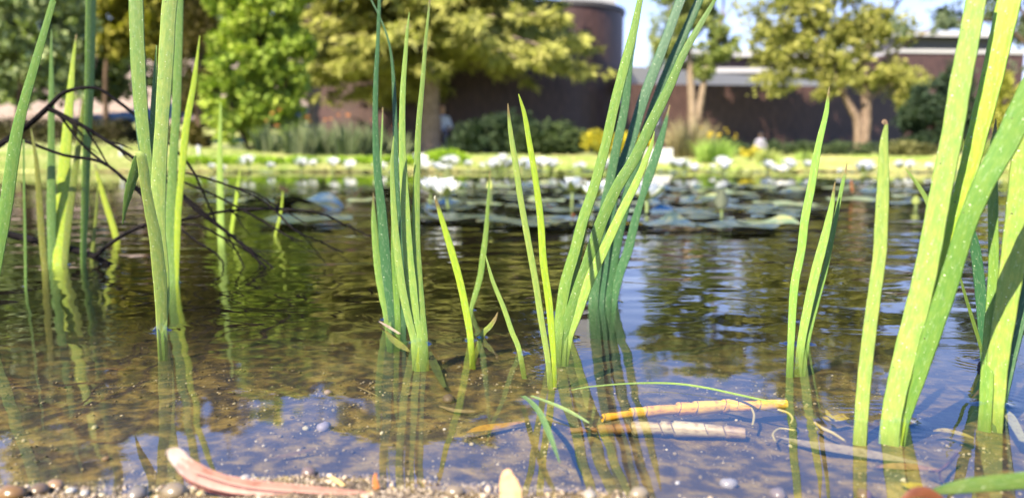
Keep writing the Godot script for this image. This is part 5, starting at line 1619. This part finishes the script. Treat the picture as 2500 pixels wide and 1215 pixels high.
	# rootlets
	var roots := [["white branching rootlet rising from the end of the cream rootstock", [[1832, 990, 5], [1842, 1012, 7], [1838, 1040, 7]]],
		["curled pale rootlet between the yellow rootstock and the triple leaves", [[1900, 1000, 6], [1925, 1008, 7], [1936, 1022, 7], [1930, 1036, 5]]],
		["thick yellow rootlet lying beyond the triple leaves", [[1990, 1032, 9], [2010, 1046, 10], [2036, 1058, 9], [2064, 1076, 6]]],
		["looped yellow rootlet at the foot of the triple leaves", [[1895, 1078, 4], [1888, 1060, 6], [1905, 1046, 6], [1940, 1050, 5]]]]
	for q in roots:
		var o := on_level(q[1][0][0], q[1][0][1], -0.008)
		var t := thing("rootlet", q[0], "root", o, "rootlets near the rootstocks")
		var pts := []
		for p in q[1]:
			var w := on_level(p[0], p[1], -0.008)
			pts.append([w - o, 0.5 * p[2] * -w.z / FOCAL])
		put(tube(pts, 7, 5, [], 0.3), "root", mat("rootlet", Color(0.26, 0.20, 0.05), 0.6), t)
	# dark stems in the water by the broad fan
	var st := [["dark broken stem standing in the water before the broad fan", [[2400, 890, 22, 0.0], [2392, 930, 20, -0.004], [2380, 975, 14, -0.012], [2360, 1020, 12, -0.02]]],
		["reddish brown bent twig lying in the shallows below the broad fan", [[2338, 1106, 9, -0.004], [2320, 1128, 9, -0.004], [2296, 1148, 9, -0.002], [2270, 1150, 6, -0.006]]],
		["thin dark twig dipping from the reddish brown one", [[2296, 1150, 6, -0.004], [2298, 1168, 5, -0.006], [2310, 1184, 4, -0.008]]]]
	for q in st:
		var o := on_level(q[1][0][0], q[1][0][1], q[1][0][3])
		var t := thing("sunken_twig", q[0], "twig", o)
		var pts := []
		for p in q[1]:
			var w := on_level(p[0], p[1], p[3])
			pts.append([w - o, 0.5 * p[2] * -w.z / FOCAL])
		put(tube(pts, 8, 4, [], 0.3), "stem", bark_mat("red_bark", Color(0.05, 0.025, 0.015), Color(0.13, 0.06, 0.035)), t)
	# a fly on the water
	var fo := on_level(1820, 856, 0.002)
	var fly := thing("fly", "tiny black fly resting on the open water near the triple leaves", "insect", fo)
	var fm := mat("fly_black", Color(0.01, 0.01, 0.012), 0.4)
	put(tube([[Vector3(-0.0016, 0.0012, 0), 0.0004], [Vector3(-0.0008, 0.0014, 0), 0.0008], [Vector3(0.0006, 0.0014, 0), 0.0007], [Vector3(0.0016, 0.0013, 0), 0.0004]], 8, 3), "body", fm, fly)
	for k in 6:
		var sx: float = [-1, 0, 1, -1, 0, 1][k] * 0.0008
		var sz: float = -1.0 if k < 3 else 1.0
		put(tube([[Vector3(sx * 0.6, 0.0013, 0), 0.0001], [Vector3(sx * 1.5, 0.0018, sz * 0.0012), 0.0001], [Vector3(sx * 2.0, -0.0005, sz * 0.0024), 0.00008]], 4, 2), "leg", fm, fly)
	for sz in [-1.0, 1.0]:
		var ws := Soup.new()
		ws.diamond(Vector3(-0.001, 0.0021, sz * 0.0007), Vector3(-0.0014, 0, sz * 0.0005), Vector3(0.0003, 0, -sz * 0.0006), Color(0.3, 0.3, 0.32))
		put(ws.mesh(false, false), "wing", vmat("fly_wing", 0.3), fly)

# ---------------------------------------------------------------- shore

func stone_mesh(sd: int, seg := 10) -> ArrayMesh:
	var nz := FastNoiseLite.new()
	nz.seed = sd
	nz.frequency = 0.8
	var s := Soup.new()
	var rings := seg / 2 + 1
	for k in rings + 1:
		var th := PI * k / rings
		for j in seg + 1:
			var ph := TAU * (j % seg) / seg
			var p := Vector3(sin(th) * cos(ph), cos(th) * 0.68, sin(th) * sin(ph) * 0.82)
			p *= 1.0 + 0.28 * nz.get_noise_3dv(p * 1.3) + 0.12 * nz.get_noise_3dv(p * 3.0 + Vector3(9, 0, 0))
			s.v.append(p)
			s.n.append((p * Vector3(1, 2.1, 1.4)).normalized())
	for k in rings:
		for j in seg:
			var q := k * (seg + 1) + j
			for e in [q, q + 1, q + seg + 1, q + 1, q + seg + 2, q + seg + 1]: s.i.append(e)
	return s.mesh()

func gravel(called: String, label: String, n: int, sd: int, place: Callable, cols: Array, rough: float) -> void:
	var r := RandomNumberGenerator.new()
	r.seed = sd
	var mm := MultiMesh.new()
	mm.transform_format = MultiMesh.TRANSFORM_3D
	mm.use_colors = true
	mm.mesh = stone_mesh(sd, 8)
	mm.instance_count = n
	for k in n:
		var q: Array = place.call(r)
		var b := Basis.from_euler(Vector3(r.randfn() * 0.4, r.randf() * TAU, r.randfn() * 0.4)).scaled(Vector3.ONE * q[1] * r.randf_range(0.8, 1.2))
		mm.set_instance_transform(k, Transform3D(b, q[0]))
		var ci := pow(r.randf(), 1.3) * 0.999 * (cols.size() - 1)
		mm.set_instance_color(k, (cols[int(ci)] as Color).lerp(cols[int(ci) + 1], ci - int(ci)) * r.randf_range(0.8, 1.2))
	var g := MultiMeshInstance3D.new()
	g.multimesh = mm
	g.material_override = vmat(called, rough)
	g.name = numbered(called)
	add_child(g)
	tag(g, label, "gravel", "", "stuff")

func shore() -> void:
	var under := func(r: RandomNumberGenerator) -> Array:
		while true:
			var d := 0.40 + pow(r.randf(), 1.4) * 0.62
			var x := r.randf_range(-0.72, 0.72) * (0.45 + d * 0.75)
			if d < shore_d(x) - 0.01: continue
			var clump := noise.get_noise_2d(x * 110.0 + 300.0, d * 110.0)
			if clump < r.randf_range(-0.35, 0.25): continue
			var s := 0.0005 + 0.0015 * pow(r.randf(), 5.0)
			return [Vector3(x, bed_y(x, -d) + s * 0.25, -d), s]
		return []
	gravel("bed_gravel", "fine pale and brown gravel scattered over the bed under the shallow water", 13000, 501, under, [Color(0.05, 0.034, 0.012), Color(0.11, 0.078, 0.028), Color(0.18, 0.135, 0.055), Color(0.30, 0.25, 0.15)], 0.8)
	var above := func(r: RandomNumberGenerator) -> Array:
		var x := r.randf_range(-0.45, 0.17)
		var d := shore_d(x) + 0.012 - pow(r.randf(), 0.9) * 0.14
		var s := 0.0003 + 0.0006 * r.randf() + 0.0016 * pow(r.randf(), 20.0)
		return [Vector3(x, bed_y(x, -d) + s * 0.3, -d), s]
	gravel("shore_gravel", "wet tan and white gravel along the near waterline", 26000, 502, above, [Color(0.05, 0.032, 0.016), Color(0.13, 0.09, 0.05), Color(0.27, 0.20, 0.12), Color(0.44, 0.35, 0.24)], 0.35)

	# single stones that stand out
	var stones := [
		[30, 1205, 0.016, Color(0.30, 0.17, 0.05), "ochre wet stone at the corner of the shore"],
		[95, 1196, 0.012, Color(0.24, 0.16, 0.08), "brown wet stone beside the ochre one"],
		[135, 1185, 0.011, Color(0.42, 0.26, 0.12), "orange tan wet stone near the waterline"],
		[172, 1198, 0.006, Color(0.72, 0.68, 0.58), "small white pebble next to the orange tan stone"],
		[205, 1204, 0.0065, Color(0.70, 0.65, 0.52), "rounded cream pebble beside the small white one"],
		[248, 1208, 0.005, Color(0.68, 0.58, 0.36), "tiny yellow pebble alone on the shore"],
		[335, 1206, 0.014, Color(0.30, 0.26, 0.21), "grey wet stone before the pink leaf"],
		[425, 1200, 0.016, Color(0.34, 0.27, 0.17), "large tan stone under the torn end of pink leaf"],
		[490, 1204, 0.005, Color(0.78, 0.62, 0.30), "small round golden pebble against the pink leaf"],
		[752, 1152, 0.011, Color(0.25, 0.18, 0.15), "glistening brown stone behind the pink leaf"],
		[598, 1160, 0.007, Color(0.62, 0.52, 0.36), "angular cream stone chip behind the pink leaf"],
		[1095, 975, 0.014, Color(0.20, 0.13, 0.07), "rounded brown stone under water below the pale green fan"],
		[800, 958, 0.008, Color(0.62, 0.45, 0.36), "pinkish stone under water in the pebble patch"],
		[790, 1043, 0.013, Color(0.42, 0.36, 0.36), "flat grey mauve stone under water in the pebble patch"],
		[746, 1046, 0.006, Color(0.62, 0.55, 0.28), "yellowish pebble under water beside flat mauve stone"],
		[258, 1120, 0.006, Color(0.34, 0.19, 0.08), "round red brown pebble under water in the shade"],
		[230, 1044, 0.006, Color(0.55, 0.48, 0.25), "pale yellow pebble under water in the shade"],
		[1780, 1180, 0.012, Color(0.48, 0.44, 0.40), "pale flat stone under water near the shore"],
		[1900, 1205, 0.012, Color(0.34, 0.26, 0.18), "tan stone at the waterline by the thick clump"],
		[2155, 1010, 0.005, Color(0.45, 0.32, 0.2), "speckled pebble between straight leaf and thick clump"],
		[1655, 1178, 0.004, Color(0.72, 0.68, 0.6), "white pebble under water near the rootstocks"],
		[1085, 1048, 0.0035, Color(0.78, 0.72, 0.58), "bright cream pebble on dark silt"],
		[1560, 1205, 0.012, Color(0.40, 0.33, 0.22), "sandy stone on the shore below the rootstocks"],
		[1440, 1208, 0.010, Color(0.50, 0.44, 0.34), "pale sandy stone beside the upright tan leaf"],
		[1110, 1200, 0.012, Color(0.32, 0.25, 0.16), "sandy brown stone past the tip of pink leaf"],
		[2110, 1208, 0.012, Color(0.22, 0.11, 0.06), "dark red stone at the foot of the straight leaf"]]
	for k in stones.size():
		var q: Array = stones[k]
		q[2] *= 0.5
		q[3] = (q[3] as Color) * 0.5
		var p := on_level(q[0], q[1], 0.01)
		for it in 4: p = on_level(q[0], q[1], bed_y(p.x, p.z) + q[2] * 0.3)
		p.y = bed_y(p.x, p.z) + q[2] * 0.28
		var key := "stone_%d" % k
		var m := mat(key, q[3], 0.3 if q[1] > 1150 else 0.6)
		m.uv1_triplanar = true
		m.uv1_scale = Vector3(1.2, 1.2, 1.2)
		m.albedo_texture = stone_tex()
		var o := put(stone_mesh(600 + k, 16), "pebble", m, null, p)
		o.scale = Vector3.ONE * q[2]
		o.rotation.y = k * 1.3
		tag(o, q[4], "stone")

	# leaves on the shore
	var d := 0.435
	var o := at(660, 1200, d)
	var t := thing("eucalyptus_leaf", "curved pink dry eucalyptus leaf with a torn white end on the gravel", "leaf", o)
	put(leaf_mesh([[404, 1110, 3], [412, 1104, 18], [424, 1112, 30], [440, 1124, 40], [470, 1148, 48], [530, 1174, 44], [600, 1187, 40], [690, 1196, 36], [780, 1202, 31], [860, 1205, 20], [918, 1204, 2]], d, Color(0.37, 0.20, 0.155), o, 0.25, 0.0, 0.0, 0.02, true, 0.3), "blade", pink_mat(), t)
	put(leaf_mesh([[430, 1150, 2], [470, 1182, 5], [530, 1202, 6], [600, 1211, 6], [690, 1217, 6], [780, 1219, 5], [860, 1216, 4], [910, 1207, 2]], d - 0.0006, Color(0.18, 0.05, 0.035), o, 0.2, 0.0, 0.0, 0.05), "margin", pink_mat(), t)
	put(tube([[at(470, 1150, d - 0.0025) - o, 0.0007], [at(600, 1188, d - 0.002) - o, 0.0006], [at(780, 1203, d - 0.0015) - o, 0.0004], [at(910, 1204, d) - o, 0.0002]], 6, 4), "midrib", mat("pink_rib", Color(0.38, 0.19, 0.14), 0.6), t)
	put(leaf_mesh([[405, 1114, 3], [416, 1098, 8], [440, 1101, 9], [468, 1128, 6], [500, 1156, 2]], d + 0.002, Color(0.42, 0.36, 0.30), o, 0.5, 0.0, 0.0, 0.02), "curled_edge", pink_mat(), t)
	o = at(1246, 1235, 0.40)
	t = thing("tan_leaf", "blurred tan dry leaf standing upright on the shore", "leaf", o)
	put(leaf_mesh([[1243, 1146, 8], [1240, 1160, 32], [1243, 1180, 50], [1248, 1205, 56], [1250, 1240, 50], [1250, 1275, 30]], 0.40, Color(0.72, 0.46, 0.22), o, 0.2, 0.0, 0.0, 0.1), "blade", pink_mat(), t)
	o = at(915, 1180, 0.45)
	t = thing("brown_chip", "orange brown leaf chip standing at the tip of the pink leaf", "leaf", o)
	put(leaf_mesh([[917, 1155, 6], [915, 1170, 12], [919, 1192, 18]], 0.45, Color(0.42, 0.16, 0.05), o, 0.2, 0.0, 0.0, 0.15), "blade", pink_mat(), t)
	o = at(830, 1180, 0.455)
	t = thing("straw_chip", "yellow straw scrap lying behind the pink leaf", "leaf", o)
	put(leaf_mesh([[805, 1163, 6], [820, 1172, 10], [842, 1188, 8]], 0.455, Color(0.68, 0.48, 0.18), o, 0.2, 0.0, 0.0, 0.2), "blade", pink_mat(), t)
	o = at(2400, 1188, 0.42)
	t = thing("grass_blade", "blurred bright green blade lying over the near edge of the water", "leaf", o)
	put(leaf_mesh([[2262, 1203, 4], [2300, 1196, 22], [2360, 1186, 36], [2440, 1178, 40], [2530, 1170, 42], [2640, 1160, 40]], 0.42, tint(MID) * 1.2, o, 0.3, 0.0, 0.0, 0.1), "leaf", iris_mat(), t)
	o = at(2270, 1210, 0.42)
	t = thing("rust_leaf", "rust red curled dry leaf at the near edge under the green blade", "leaf", o)
	put(leaf_mesh([[2200, 1222, 6], [2230, 1204, 24], [2262, 1203, 30], [2300, 1222, 20]], 0.418, Color(0.14, 0.05, 0.02), o, 0.3, 0.0, 0.0, 0.1), "blade", pink_mat(), t)

func pink_mat() -> StandardMaterial3D:
	if mats.has("dry_skin"): return mats["dry_skin"]
	var m := vmat("dry_skin", 0.45, Color(0.15, 0.08, 0.06))
	m.uv1_triplanar = true
	m.uv1_scale = Vector3(14, 14, 14)
	m.albedo_texture = noise_tex(256, 0.02, [[0.0, Color(0.55, 0.45, 0.42)], [0.35, Color(0.9, 0.86, 0.84)], [0.6, Color(1, 1, 1)], [0.85, Color(1, 0.86, 0.84)], [1.0, Color(0.9, 0.6, 0.66)]], 5, 73)
	return m

func stone_tex() -> Texture2D:
	if not mats.has("_stone"): mats["_stone"] = noise_tex(256, 0.03, [[0.0, Color(0.35, 0.3, 0.25)], [0.45, Color(0.9, 0.88, 0.85)], [1.0, Color(1, 1, 1)]], 5, 74)
	return mats["_stone"]
